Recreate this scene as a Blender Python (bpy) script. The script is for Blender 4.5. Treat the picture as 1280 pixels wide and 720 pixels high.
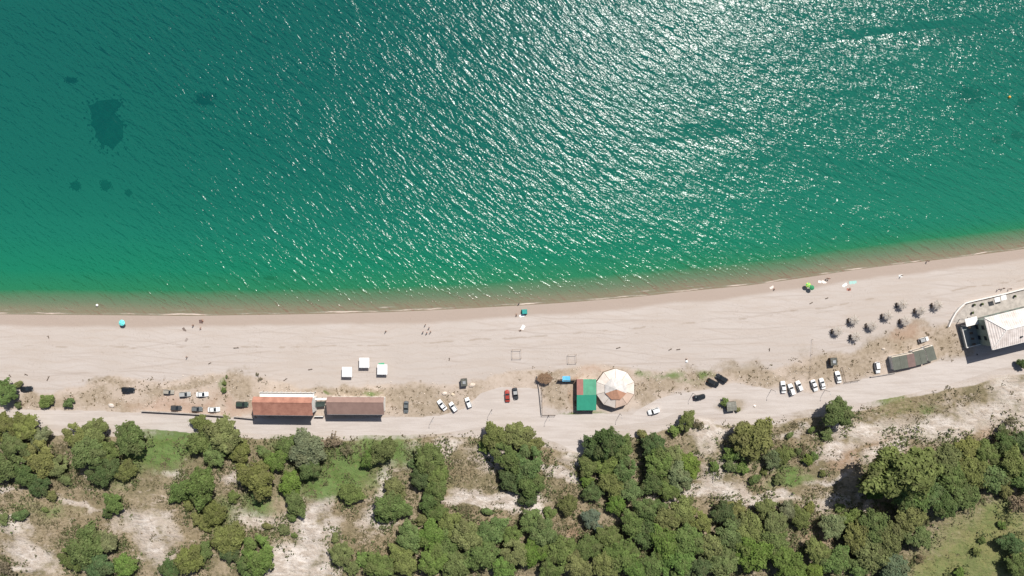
import bpy, math, random
import numpy as np
from mathutils import Vector, Matrix

# ------------------------------------------------------------------ camera, sky, sun, exposure
H = 256.0            # flying height in metres
S = 0.3              # metres per photo pixel at sea level
sc = bpy.context.scene
for o in list(bpy.data.objects): bpy.data.objects.remove(o)
col = sc.collection
cam_d = bpy.data.cameras.new('camera'); cam = bpy.data.objects.new('camera', cam_d); col.objects.link(cam)
cam.location = (0, 0, H); cam.rotation_euler = (0, 0, 0)
cam_d.sensor_width = 36; cam_d.lens = 36 * H / (1280 * S); cam_d.clip_start = 1; cam_d.clip_end = 20000
sc.camera = cam
SUN_DIR = Vector((330, 592, 853)).normalized()
elev = math.asin(SUN_DIR.z); azim = math.atan2(SUN_DIR.x, SUN_DIR.y)
w = bpy.data.worlds.new('World'); sc.world = w; w.use_nodes = True
nt = w.node_tree; bg = nt.nodes['Background']
sky = nt.nodes.new('ShaderNodeTexSky'); sky.sky_type = 'NISHITA'; sky.sun_disc = False
sky.sun_elevation = elev; sky.sun_rotation = azim; sky.air_density = 1.0; sky.dust_density = 1.5; sky.ozone_density = 1.0
nt.links.new(sky.outputs[0], bg.inputs[0]); bg.inputs[1].default_value = 0.065
sd = bpy.data.lights.new('sun', 'SUN'); sd.energy = 4.8; sd.angle = math.radians(0.53); sd.color = (0.99, 0.955, 0.895)
so = bpy.data.objects.new('sun', sd); col.objects.link(so)
so.rotation_euler = SUN_DIR.to_track_quat('Z', 'Y').to_euler(); so.location = (60, 120, 300)
sc.view_settings.view_transform = 'Standard'; sc.view_settings.look = 'None'
sc.view_settings.exposure = 0.27; sc.view_settings.gamma = 1; sc.view_settings.use_curve_mapping = False
sc.render.engine = 'CYCLES'
sc.cycles.max_bounces = 5; sc.cycles.diffuse_bounces = 2; sc.cycles.transparent_max_bounces = 12
sc.cycles.caustics_reflective = False; sc.cycles.caustics_refractive = False
sc.cycles.use_denoising = True
sc.cycles.sample_clamp_direct = 12

WA = (0.64, 0.30, 0.155)   # wave heights of the three trains
WR = 0.24
rnd = random.Random(7)
nrs = np.random.RandomState(11)

# ------------------------------------------------------------------ small helpers
def tag(o, label=None, cat=None, group=None, kind=None):
    if label: o['label'] = label
    if cat: o['category'] = cat
    if group: o['group'] = group
    if kind: o['kind'] = kind
    return o

def empty(name, loc, rz=0.0, label=None, cat=None, group=None):
    o = bpy.data.objects.new(name, None); col.objects.link(o)
    o.location = loc; o.rotation_euler = (0, 0, rz); o.empty_display_size = 0.5
    return tag(o, label, cat, group)

def copy_tree(o, parent=None):
    c = o.copy(); col.objects.link(c)
    if parent: c.parent = parent
    for ch in list(o.children): copy_tree(ch, c)
    return c

class MB:
    """collects boxes, prisms and tubes, then links them as one mesh"""
    def __init__(s): s.v = []; s.f = []; s.sm = []
    def add(s, vs, fs, smooth=False):
        n = len(s.v); s.v += [tuple(v) for v in vs]; s.f += [tuple(i + n for i in f) for f in fs]
        s.sm += [smooth] * len(fs); return s
    def box(s, x0, x1, y0, y1, z0, z1, rz=0, c=(0, 0), bev=0.0):
        if bev > 0:
            b = bev; rings = []
            for (z, i) in ((z0, 0), (z1 - b, 0), (z1, b)):
                rings.append([(x0 + i, y0 + i, z), (x1 - i, y0 + i, z), (x1 - i, y1 - i, z), (x0 + i, y1 - i, z)])
            vs = [p for r in rings for p in r]; fs = [(3, 2, 1, 0), (8, 9, 10, 11)]
            for k in range(2):
                for i in range(4):
                    j = (i + 1) % 4; fs.append((k * 4 + i, k * 4 + j, k * 4 + 4 + j, k * 4 + 4 + i))
        else:
            vs = [(x, y, z) for z in (z0, z1) for (x, y) in ((x0, y0), (x1, y0), (x1, y1), (x0, y1))]
            fs = [(3, 2, 1, 0), (4, 5, 6, 7), (0, 1, 5, 4), (1, 2, 6, 5), (2, 3, 7, 6), (3, 0, 4, 7)]
        if rz:
            cs, sn = math.cos(rz), math.sin(rz)
            vs = [(c[0] + (x - c[0]) * cs - (y - c[1]) * sn, c[1] + (x - c[0]) * sn + (y - c[1]) * cs, z) for x, y, z in vs]
        return s.add(vs, fs)
    def tube(s, a, b, r0, r1=None, n=8, smooth=True):
        r1 = r0 if r1 is None else r1
        a = Vector(a); b = Vector(b); d = (b - a).normalized()
        u = d.orthogonal().normalized(); v = d.cross(u)
        vs = []
        for (p, r) in ((a, r0), (b, r1)):
            for i in range(n):
                t = 2 * math.pi * i / n; vs.append(p + (u * math.cos(t) + v * math.sin(t)) * r)
        fs = [(i, (i + 1) % n, n + (i + 1) % n, n + i) for i in range(n)]
        s.add(vs, fs, smooth); return s.add(vs, [tuple(range(n - 1, -1, -1)), tuple(range(n, 2 * n))])
    def prism(s, pts, z0, z1):
        n = len(pts); vs = [(p[0], p[1], z0) for p in pts] + [(p[0], p[1], z1) for p in pts]
        return s.add(vs, [tuple(range(n - 1, -1, -1)), tuple(range(n, 2 * n))] + [(i, (i + 1) % n, n + (i + 1) % n, n + i) for i in range(n)])
    def poly(s, pts): return s.add(pts, [tuple(range(len(pts)))])
    def slab(s, pts, t):
        """a sloping sheet of thickness t below the polygon pts (anticlockwise seen from above)"""
        n = len(pts); vs = [tuple(p) for p in pts] + [(p[0], p[1], p[2] - t) for p in pts]
        return s.add(vs, [tuple(range(n)), tuple(range(2 * n - 1, n - 1, -1))] + [(i, n + i, n + (i + 1) % n, (i + 1) % n) for i in range(n)])
    def sphere(s, c, r, nu=10, nv=6, sz=1.0):
        vs = []; fs = []
        for j in range(nv + 1):
            t = math.pi * j / nv
            for i in range(nu):
                p = 2 * math.pi * i / nu
                vs.append((c[0] + r * math.sin(t) * math.cos(p), c[1] + r * math.sin(t) * math.sin(p), c[2] + r * sz * math.cos(t)))
        for j in range(nv):
            for i in range(nu):
                k = (i + 1) % nu; fs.append((j * nu + i, (j + 1) * nu + i, (j + 1) * nu + k, j * nu + k))
        return s.add(vs, fs, True)
    def build(s, name, mat, parent=None, label=None):
        me = bpy.data.meshes.new(name); me.from_pydata(s.v, [], s.f); me.update()
        me.polygons.foreach_set('use_smooth', s.sm)
        if mat: me.materials.append(mat)
        o = bpy.data.objects.new(name, me); col.objects.link(o)
        if parent: o.parent = parent
        if label: o['label'] = label
        return o

def set_mat(o, m):
    o.material_slots[0].link = 'OBJECT'; o.material_slots[0].material = m

# ------------------------------------------------------------------ materials
def new_mat(name):
    m = bpy.data.materials.new(name); m.use_nodes = True
    return m, m.node_tree, m.node_tree.nodes['Principled BSDF']

def N(t, typ, **kw):
    n = t.nodes.new(typ)
    for k, v in kw.items():
        if k.startswith('i_'): n.inputs[k[2:].replace('_', ' ')].default_value = v
        else: setattr(n, k, v)
    return n

def noise(t, vec, scale, detail=4, rough=0.55, dist=0.0, typ='FBM'):
    n = N(t, 'ShaderNodeTexNoise'); n.inputs['Scale'].default_value = scale; n.inputs['Detail'].default_value = detail
    n.inputs['Roughness'].default_value = rough; n.inputs['Distortion'].default_value = dist
    if vec is not None: t.links.new(vec, n.inputs['Vector'])
    return n.outputs['Fac']

def math_n(t, op, a, b=None, c=None, clamp=False):
    n = N(t, 'ShaderNodeMath', operation=op, use_clamp=clamp)
    for i, x in enumerate((a, b, c)):
        if x is None: continue
        if isinstance(x, (int, float)): n.inputs[i].default_value = x
        else: t.links.new(x, n.inputs[i])
    return n.outputs[0]

def sstep(t, x, lo, hi):
    n = N(t, 'ShaderNodeMapRange', interpolation_type='SMOOTHSTEP')
    n.inputs['From Min'].default_value = lo; n.inputs['From Max'].default_value = hi
    t.links.new(x, n.inputs['Value']); return n.outputs['Result']

def mixc(t, f, a, b):
    n = N(t, 'ShaderNodeMix', data_type='RGBA')
    if isinstance(f, (int, float)): n.inputs[0].default_value = f
    else: t.links.new(f, n.inputs[0])
    for i, x in ((6, a), (7, b)):
        if isinstance(x, tuple): n.inputs[i].default_value = (*x, 1) if len(x) == 3 else x
        else: t.links.new(x, n.inputs[i])
    return n.outputs[2]

def paint(name, c, rough=0.6, var=0.12, scale=1.5, metal=0.0, bump=0.0, bscale=8, coat=0.0, spec=0.5):
    """a painted or plain surface with uneven tone, dirt and a little relief"""
    m, t, p = new_mat(name)
    tc = N(t, 'ShaderNodeTexCoord').outputs['Object']
    f = noise(t, tc, scale, 5, 0.6)
    dk = tuple(x * (1 - var) for x in c); lt = tuple(min(1, x * (1 + var)) for x in c)
    t.links.new(mixc(t, sstep(t, f, 0.3, 0.7), dk, lt), p.inputs['Base Color'])
    p.inputs['Roughness'].default_value = rough; p.inputs['Metallic'].default_value = metal
    p.inputs['Coat Weight'].default_value = coat; p.inputs['Specular IOR Level'].default_value = spec
    if bump:
        b = N(t, 'ShaderNodeBump'); b.inputs['Distance'].default_value = bump
        t.links.new(noise(t, tc, bscale, 3), b.inputs['Height']); t.links.new(b.outputs[0], p.inputs['Normal'])
    return m

def ribbed(name, c, axis=0, pitch=0.3, depth=0.03, rough=0.6, var=0.12, c2=None, spec=0.3):
    """roof sheet or tile courses: ribs along one axis, blotches of weather"""
    m, t, p = new_mat(name)
    tc = N(t, 'ShaderNodeTexCoord').outputs['Object']
    sx = N(t, 'ShaderNodeSeparateXYZ'); t.links.new(tc, sx.inputs[0])
    a = sx.outputs[axis]
    rib = math_n(t, 'SINE', math_n(t, 'MULTIPLY', a, 2 * math.pi / pitch))
    f = noise(t, tc, 0.5, 6, 0.65); f2 = noise(t, tc, 4.0, 3)
    base = mixc(t, sstep(t, f, 0.3, 0.7), tuple(x * (1 - var) for x in c), tuple(min(1, x * (1 + var)) for x in (c2 or c)))
    base = mixc(t, math_n(t, 'MULTIPLY', sstep(t, f2, 0.55, 0.75), 0.25), base, tuple(x * 0.6 for x in c))
    t.links.new(base, p.inputs['Base Color']); p.inputs['Roughness'].default_value = rough
    p.inputs['Specular IOR Level'].default_value = spec
    b = N(t, 'ShaderNodeBump'); b.inputs['Distance'].default_value = depth
    t.links.new(rib, b.inputs['Height']); t.links.new(b.outputs[0], p.inputs['Normal'])
    return m

# ------------------------------------------------------------------ the lie of the land
SHX = np.array([-900, -300, -60, 0, 240, 400, 480, 560, 640, 700, 800, 850, 940, 1018, 1060, 1119, 1180, 1280, 1400, 1700, 2300], float)
SHY = np.array([330, 385, 392, 393, 395, 392.5, 390.5, 387, 382.5, 379, 371, 365, 356.5, 345.5, 338.5, 331, 324, 311.5, 292, 230, 60], float)
def sm_interp(x, xp, fp):
    return (np.interp(x - 20, xp, fp) + np.interp(x, xp, fp) * 2 + np.interp(x + 20, xp, fp)) / 4

def vnoise(x, y, seed=0):
    """smooth value noise in [0,1]"""
    x = np.asarray(x, float); y = np.asarray(y, float)
    xi = np.floor(x).astype(np.int64); yi = np.floor(y).astype(np.int64); fx = x - xi; fy = y - yi
    fx = fx * fx * (3 - 2 * fx); fy = fy * fy * (3 - 2 * fy)
    def h(i, j):
        n = (i * 374761393 + j * 668265263 + seed * 974634777) & 0x7fffffff
        n = ((n ^ (n >> 13)) * 1274126177) & 0x7fffffff
        return ((n ^ (n >> 16)) & 0xffff) / 65535.0
    return (h(xi, yi) * (1 - fx) + h(xi + 1, yi) * fx) * (1 - fy) + (h(xi, yi + 1) * (1 - fx) + h(xi + 1, yi + 1) * fx) * fy
def fbm(x, y, seed=0, octv=4):
    a = 1.0; s = 0; t = 0
    for k in range(octv):
        s = s + a * vnoise(x * 2 ** k + 17 * k, y * 2 ** k - 9 * k, seed + k); t += a; a *= 0.55
    return s / t

def shore_y(x):                       # world y of the water's edge
    return (360 - sm_interp(np.asarray(x, float) / S + 640, SHX, SHY)) * S

def dist_in(x, y):                    # metres inland from the water's edge (negative = out to sea)
    return (shore_y(x) - y) * 0.985

HILLX = np.array([-400, 0, 200, 480, 600, 720, 860, 960, 1080, 1200, 1280, 1700], float)
HILLY = np.array([540, 540, 547, 549, 545, 566, 530, 532, 512, 484, 468, 400], float)
def ground_z(x, y):
    x = np.asarray(x, float); y = np.asarray(y, float)
    d = dist_in(x, y)
    sea = np.maximum(-7.0, d * 0.09 + 0.10 * np.minimum(d, 0) * np.clip(-d / 30, 0, 1))
    land = 1.9 * (1 - np.exp(-np.maximum(d, 0) / 16)) + 0.10 * (fbm(x / 14, y / 14, 5) - 0.5) * np.clip(d / 10, 0, 1)
    hy = (360 - np.interp(x / S + 640, HILLX, HILLY)) * S
    t = np.clip((hy - y) / 55, 0, 3)
    hill = 6.0 * t ** 1.1 * np.clip(1.25 - t / 4, .4, 1) + np.clip((hy - y) / 8, 0, 1) * (2.6 * (fbm(x / 26, y / 22, 9) - 0.45) + 0.9 * (fbm(x / 6, y / 5, 21) - .5))
    return np.where(d < 0, sea, land + np.maximum(hill, -0.5))

def gz(x, y): return float(ground_z(x, y))
def P(px, py, h=0.0):
    """the point h metres above the ground that the photo shows at (px, py)"""
    z = 2.0 + h
    for _ in range(6):
        k = S * (H - z) / H; x = (px - 640) * k; y = (360 - py) * k; z = gz(x, y) + h
    return Vector((x, y, z))
def G(px, py, h=0.0):
    """ground position below that point"""
    p = P(px, py, h); return Vector((p.x, p.y, p.z - h))

# ------------------------------------------------------------------ land cover, painted by shape then broken up by noise
MX0, MY0, MX1, MY1 = -80, 270, 1360, 800
MW, MH = MX1 - MX0, MY1 - MY0
GX, GY = np.meshgrid(np.arange(MX0, MX1) + 0.5, np.arange(MY0, MY1) + 0.5)
def poly_mask(pts):
    m = np.zeros((MH, MW), bool); n = len(pts)
    for i in range(n):
        x0, y0 = pts[i]; x1, y1 = pts[(i + 1) % n]
        if y0 == y1: continue
        c = ((GY < y0) != (GY < y1)) & (GX < (x1 - x0) * (GY - y0) / (y1 - y0) + x0); m ^= c
    return m.astype(np.float32)
def blur(m, r):
    for _ in range(2):
        for ax in (0, 1):
            k = 2 * r + 1; pad = [(0, 0), (0, 0)]; pad[ax] = (r + 1, r)
            c = np.cumsum(np.pad(m, pad, mode='edge'), axis=ax)
            m = (c[k:, :] - c[:-k, :]) / k if ax == 0 else (c[:, k:] - c[:, :-k]) / k
    return m
def blobs(lst, soft=0.85):
    m = np.zeros((MH, MW), np.float32)
    for b in lst:
        x, y, rx, ry = b[:4]; a = math.radians(b[4]) if len(b) > 4 else 0; st = b[5] if len(b) > 5 else 1
        u = ((GX - x) * math.cos(a) + (GY - y) * math.sin(a)) / rx; v = (-(GX - x) * math.sin(a) + (GY - y) * math.cos(a)) / ry
        r = np.sqrt(u * u + v * v); m = np.maximum(m, st * np.clip((1 + soft - r) / (2 * soft), 0, 1))
    return m.astype(np.float32)

road = poly_mask([(-80, 511), (0, 512), (90, 513), (176, 516), (292, 522), (392, 524), (480, 522), (549, 520), (583, 510), (600, 492), (625, 484), (676, 486), (678, 519), (745, 517), (790, 519), (797, 513),
    (822, 499), (845, 493), (883, 487), (917, 479), (960, 486), (973, 489), (1015, 493), (1057, 479), (1088, 472), (1120, 467), (1170, 452), (1212, 452), (1280, 430), (1360, 400),
    (1360, 425), (1280, 450), (1263, 457), (1197, 477), (1122, 497), (1080, 503), (1040, 509), (1007, 513), (960, 521), (930, 525), (887, 516), (850, 515), (820, 526), (777, 531), (752, 536), (735, 556), (727, 568),
    (715, 563), (701, 556), (669, 544), (635, 529), (583, 536), (549, 543), (480, 544), (340, 543), (240, 541), (180, 536), (60, 531), (0, 530), (-80, 528)])
road = np.clip(road - blobs([(913, 507, 22, 9)]), 0, 1)
hillX = np.interp(GX, HILLX, HILLY)
hill = (GY > hillX).astype(np.float32)
# dry scrub between sand and road
scrub = poly_mask([(-80, 476), (0, 490), (60, 492), (95, 482), (140, 470), (200, 474), (280, 468), (330, 470), (394, 486), (480, 478), (560, 480), (600, 476), (640, 462), (690, 462), (760, 455), (800, 462),
    (860, 466), (960, 462), (1010, 445), (1060, 444), (1100, 424), (1160, 412), (1200, 402), (1220, 440), (1170, 452), (1120, 467), (1057, 479), (1015, 493), (960, 486), (917, 479), (845, 493), (797, 513), (745, 519), (620, 505), (583, 510), (549, 520), (480, 524), (0, 516), (-80, 512)])
brown = blobs([(130, 478, 22, 6), (150, 505, 22, 10), (60, 503, 30, 8), (115, 500, 24, 14), (245, 480, 40, 5), (300, 485, 14, 16), (190, 485, 16, 10), (265, 505, 60, 8, 0, .6), (325, 500, 14, 14), (500, 500, 22, 18), (545, 508, 30, 12), (525, 495, 28, 10), (440, 488, 60, 6), (590, 490, 20, 10, 0, .7), (700, 470, 14, 6, 0, .8),
    (715, 500, 12, 22), (690, 498, 14, 20), (690, 468, 20, 8), (800, 490, 12, 14), (812, 500, 14, 10), (830, 483, 40, 9), (930, 468, 30, 12), (880, 470, 20, 10), (960, 475, 22, 10), (1000, 462, 14, 12), (1030, 462, 30, 16), (1070, 463, 22, 14), (1090, 440, 34, 12, -18), (1130, 425, 34, 14, -15), (1150, 415, 20, 9), (1185, 430, 22, 20), (1190, 445, 20, 8), (915, 506, 24, 8),
    (1130, 512, 48, 15, -3, 1), (1215, 505, 30, 12, -8), (1000, 555, 36, 26), (1060, 560, 20, 20), (1040, 530, 30, 12), (1090, 640, 30, 16), (1020, 650, 30, 20), (180, 560, 90, 30, 0, .5), (90, 635, 60, 28), (180, 660, 30, 24), (240, 660, 40, 30), (430, 640, 40, 60), (470, 690, 30, 30), (550, 560, 26, 24, 0, .8), (570, 600, 30, 14), (690, 575, 24, 26, 0, .8), (710, 640, 24, 30),
    (870, 600, 30, 30), (400, 560, 40, 14), (30, 690, 40, 24), (950, 620, 60, 24), (620, 655, 40, 18)])
green = blobs([(200, 562, 56, 26, -14), (222, 548, 50, 20, 0), (420, 590, 62, 28, -12), (405, 610, 36, 14), (480, 565, 44, 20), (440, 575, 40, 24), (1060, 520, 10, 6, 0, .3), (1110, 503, 26, 8, 0, .75), (1165, 515, 12, 8, 0, .6), (835, 472, 36, 6, 4, .7), (803, 466, 12, 6, 0, .6), (885, 468, 10, 6, 0, .7), (990, 600, 24, 9, -8), (283, 484, 6, 14, 10, .6), (365, 560, 30, 16, 0, .9),
    (720, 520, 26, 3), (985, 588, 20, 8), (462, 491, 16, 3, 0, .7), (412, 491, 7, 3, 0, .7), (325, 630, 20, 14, 0, .8), (275, 640, 30, 20, 0, .7), (150, 590, 24, 20, 0, .7), (60, 640, 50, 12, 0, .5)])
white = blobs([(320, 650, 36, 12, 15), (385, 660, 30, 18, -40), (370, 700, 40, 22, -20, 1.3), (395, 640, 18, 30, 30), (180, 655, 36, 16, 10), (195, 690, 26, 20, 30), (210, 590, 14, 6, 10), (40, 695, 34, 14, 20), (15, 660, 26, 10, 10), (100, 628, 34, 5, 15), (8, 612, 14, 4), (612, 624, 44, 7, 3, 1.9), (650, 631, 24, 7, 12, 1.8), (575, 618, 12, 6, 20), (620, 570, 26, 20, 40), (560, 560, 30, 10, -35), (510, 568, 24, 10, -50), (420, 660, 16, 12), (405, 712, 20, 10),
    (700, 590, 26, 6, 18, 1.5), (722, 600, 12, 4), (716, 568, 16, 12), (880, 545, 20, 18, 10), (900, 535, 30, 8, -10), (860, 618, 36, 7, -3, 1.6), (905, 615, 40, 12, 5), (945, 622, 40, 6, 3, 1.6), (895, 590, 20, 22, 30), (990, 625, 26, 4, 4), (1050, 628, 34, 9, -15), (1070, 640, 22, 7, -20), (1030, 600, 20, 4, -15), (1080, 540, 60, 16, -6), (1170, 537, 70, 12, -4), (1240, 515, 60, 22, -14), (1270, 490, 40, 18, -14), (1290, 530, 40, 16), (1040, 565, 30, 8, -10), (1100, 565, 34, 10, -20), (960, 530, 20, 4), (290, 600, 12, 6), (475, 640, 16, 24, 20), (480, 600, 10, 30, 10), (30, 712, 24, 8), (990, 545, 24, 4, -8), (1006, 537, 10, 4)])
white = white * np.clip(blur(hill, 3) * 1.2, 0, 1)
dsh = dist_in((GX - 640) * S, (360 - GY) * S) / S        # photo pixels inland
wet = np.clip((15.5 - dsh - 3 * (fbm(GX / 60, GX * 0, 3) - .5) * 2) / 4, 0, 1).astype(np.float32)
weed = np.exp(-((dsh - 39.5 - 5 * (fbm(GX / 45, GX * 0 + 2, 8) - .5)) / 1.1) ** 2).astype(np.float32) + 0.55 * np.exp(-((dsh - 46 - 8 * (fbm(GX / 60, GX * 0 + 5, 18) - .5)) / 1.2) ** 2).astype(np.float32)
weed = weed * np.clip((fbm(GX / 16, GY / 30, 88, 3) - .42) * 5, .12, 1)
weed = weed + .35 * np.clip((fbm(GX / 20, GY / 30, 98, 3) - .45) * 5, 0, 1) * np.exp(-((dsh - 18 - 6 * (fbm(GX / 35, GX * 0 + 7, 28) - .5)) / 1.2) ** 2).astype(np.float32)
tan = blobs([(225, 505, 60, 12), (300, 512, 16, 8), (735, 466, 30, 6, 0, .6), (715, 495, 6, 22, 0, .9), (1100, 560, 30, 12), (1050, 575, 20, 14), (1020, 670, 10, 12), (715, 665, 10, 14), (1140, 420, 20, 10), (1250, 540, 40, 10)])
meadow = blobs([(1235, 690, 75, 48), (1180, 715, 50, 22), (1250, 650, 40, 24), (1130, 513, 46, 9, -3, .5), (560, 605, 30, 8, 0, .5), (1120, 505, 30, 8, 0, .6)])
MASKS = [blur(road, 1), blur(hill, 4), green, white, wet, blur(scrub, 3), brown, np.clip(weed, 0, 1), tan, meadow]
def sample(m, px, py):
    u = np.clip(px - MX0 - 0.5, 0, MW - 1.001); v = np.clip(py - MY0 - 0.5, 0, MH - 1.001)
    i = u.astype(int); j = v.astype(int); fu = u - i; fv = v - j
    i1 = np.minimum(i + 1, MW - 1); j1 = np.minimum(j + 1, MH - 1)
    return (m[j, i] * (1 - fu) + m[j, i1] * fu) * (1 - fv) + (m[j1, i] * (1 - fu) + m[j1, i1] * fu) * fv

def axis_pts(lo, hi, step, far, grow=1.25):
    a = list(np.arange(lo, hi + step / 2, step)); s = step
    while a[-1] < far: s *= grow; a.append(a[-1] + s)
    s = step
    while a[0] > -far: s *= grow; a.insert(0, a[0] - s)
    return np.array(a)

def grid_mesh(name, X, Y, Z, mat):
    ny, nx = X.shape
    co = np.stack([X, Y, Z], -1).reshape(-1, 3).astype(np.float32)
    idx = np.arange(nx * ny).reshape(ny, nx)
    q = np.stack([idx[:-1, :-1], idx[:-1, 1:], idx[1:, 1:], idx[1:, :-1]], -1).reshape(-1, 4)
    me = bpy.data.meshes.new(name)
    me.vertices.add(len(co)); me.vertices.foreach_set('co', co.ravel())
    me.loops.add(q.size); me.loops.foreach_set('vertex_index', q.ravel().astype(np.int32))
    me.polygons.add(len(q)); me.polygons.foreach_set('loop_start', np.arange(0, q.size, 4, dtype=np.int32))
    me.polygons.foreach_set('use_smooth', np.ones(len(q), bool))
    me.update(); me.validate(); me.materials.append(mat)
    o = bpy.data.objects.new(name, me); col.objects.link(o); return o
def add_attr(o, name, rgba):
    a = o.data.attributes.new(name, 'FLOAT_COLOR', 'POINT'); a.data.foreach_set('color', rgba.astype(np.float32).ravel())

# ground material
gm, t, p = new_mat('ground')
tc = N(t, 'ShaderNodeTexCoord').outputs['Object']
def attr(nm):
    a = N(t, 'ShaderNodeAttribute', attribute_name=nm); s = N(t, 'ShaderNodeSeparateColor'); t.links.new(a.outputs['Color'], s.inputs[0])
    return s.outputs[0], s.outputs[1], s.outputs[2], a.outputs['Alpha']
aroad, ahill, agreen, awhite = attr('cover_a'); awet, ascrub, abrown, aweed = attr('cover_b'); atan, ameadow = attr('cover_c')[:2]
n_big = noise(t, tc, 0.035, 4); n_mid = noise(t, tc, 0.16, 6, 0.65); n_fine = noise(t, tc, 0.9, 5, 0.7); n_sp = noise(t, tc, 2.2, 2, 0.6)
n_two = math_n(t, 'ADD', math_n(t, 'MULTIPLY', n_mid, 0.6), math_n(t, 'MULTIPLY', n_fine, 0.4))
def stretched(sx, sy, scale, rz=0, d=5):
    mp = N(t, 'ShaderNodeMapping'); mp.inputs['Scale'].default_value = (sx, sy, 1); mp.inputs['Rotation'].default_value = (0, 0, rz)
    t.links.new(tc, mp.inputs[0]); return noise(t, mp.outputs[0], scale, d, 0.65)
n_str = stretched(0.12, 1.0, 0.5); n_ero = stretched(0.45, 1.0, 0.55, 0.5, 6)
n_wh = math_n(t, 'ADD', -0.015, math_n(t, 'ADD', math_n(t, 'MULTIPLY', n_ero, 0.55), math_n(t, 'MULTIPLY', n_mid, 0.45)))
def broken(mask, nz, k=0.9, soft=0.12):
    return sstep(t, math_n(t, 'ADD', mask, math_n(t, 'MULTIPLY', math_n(t, 'SUBTRACT', nz, 0.5), k)), 0.5 - soft, 0.5 + soft)
SAND = (0.432, 0.376, 0.336)
base = mixc(t, sstep(t, n_big, 0.35, 0.65), SAND, (0.458, 0.404, 0.368))
base = mixc(t, math_n(t, 'MULTIPLY', sstep(t, n_str, 0.45, 0.62), 0.35), base, (0.40, 0.33, 0.28))
base = mixc(t, math_n(t, 'MULTIPLY', sstep(t, n_sp, 0.62, 0.75), 0.4), base, (0.36, 0.30, 0.25))
# footprints and old wheel marks
wv = N(t, 'ShaderNodeTexWave'); wv.inputs['Scale'].default_value = 0.11; wv.inputs['Distortion'].default_value = 9; wv.inputs['Detail'].default_value = 3; wv.inputs['Detail Scale'].default_value = .6; wv.bands_direction = 'Y'
t.links.new(tc, wv.inputs['Vector'])
base = mixc(t, math_n(t, 'MULTIPLY', sstep(t, wv.outputs['Fac'], 0.9, 0.99), 0.22), base, (0.38, 0.31, 0.26))
base = mixc(t, math_n(t, 'MULTIPLY', awet, 0.85), base, (0.335, 0.265, 0.22))
base = mixc(t, math_n(t, 'MULTIPLY', broken(aweed, stretched(.5, 1, 0.8), 1.1, .25), 0.5), base, (0.28, 0.22, 0.17))
for rot_, sc_w, amt_ in ((0.04, 0.055, .30), (-0.09, 0.041, .25), (0.22, 0.06, .16)):
    mp = N(t, 'ShaderNodeMapping'); mp.inputs['Rotation'].default_value = (0, 0, rot_); mp.inputs['Location'].default_value = (rot_ * 900, 31 * rot_, 0); t.links.new(tc, mp.inputs[0])
    w2 = N(t, 'ShaderNodeTexWave'); w2.bands_direction = 'Y'; w2.inputs['Scale'].default_value = sc_w; w2.inputs['Distortion'].default_value = 6; w2.inputs['Detail'].default_value = 2; w2.inputs['Detail Scale'].default_value = .25; t.links.new(mp.outputs[0], w2.inputs['Vector'])
    trk = math_n(t, 'MULTIPLY', sstep(t, w2.outputs['Fac'], 0.975, 0.995), sstep(t, n_big, 0.42, 0.6))
    base = mixc(t, math_n(t, 'MULTIPLY', math_n(t, 'MULTIPLY', trk, math_n(t, 'SUBTRACT', 1.0, awet)), amt_), base, (0.30, 0.24, 0.20))
foot = math_n(t, 'MULTIPLY', sstep(t, noise(t, tc, 1.7, 2, .5), 0.60, 0.68), sstep(t, noise(t, tc, 0.10, 3, .6), 0.45, 0.62))
base = mixc(t, math_n(t, 'MULTIPLY', foot, 0.35), base, (0.29, 0.235, 0.195))
# scrub belt
scr = mixc(t, sstep(t, n_mid, 0.35, 0.65), (0.40, 0.32, 0.25), (0.49, 0.40, 0.33))
scr = mixc(t, math_n(t, 'MULTIPLY', sstep(t, n_fine, 0.5, 0.68), 0.6), scr, (0.27, 0.20, 0.14))
base = mixc(t, math_n(t, 'MULTIPLY', broken(ascrub, n_two, 1.6, .4), 0.8), base, scr)
# hillside
hl = mixc(t, sstep(t, n_mid, 0.35, 0.62), (0.185, 0.155, 0.090), (0.300, 0.240, 0.165))
hl = mixc(t, math_n(t, 'MULTIPLY', sstep(t, n_fine, 0.48, 0.66), 0.7), hl, (0.12, 0.105, 0.06))
hl = mixc(t, sstep(t, n_ero, 0.57, 0.70), hl, (0.41, 0.335, 0.27))
base = mixc(t, broken(ahill, n_mid, 0.5), base, hl)
# brown grass
br = mixc(t, sstep(t, n_fine, 0.35, 0.65), (0.30, 0.235, 0.155), (0.165, 0.125, 0.07))
base = mixc(t, math_n(t, 'MULTIPLY', broken(abrown, n_two, 1.5, .35), 0.6), base, br)
base = mixc(t, math_n(t, 'MULTIPLY', broken(atan, n_two, 1.4, .4), 0.45), base, (0.36, 0.22, 0.155))
# white eroded marl
wh = mixc(t, sstep(t, n_ero, 0.36, 0.60), (0.61, 0.55, 0.50), (0.41, 0.345, 0.29))
wh = mixc(t, math_n(t, 'MULTIPLY', sstep(t, n_fine, 0.57, 0.7), 0.7), wh, (0.24, 0.185, 0.13))
base = mixc(t, math_n(t, 'MULTIPLY', broken(awhite, n_wh, 3.0, .36), 0.95), base, wh)
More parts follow.
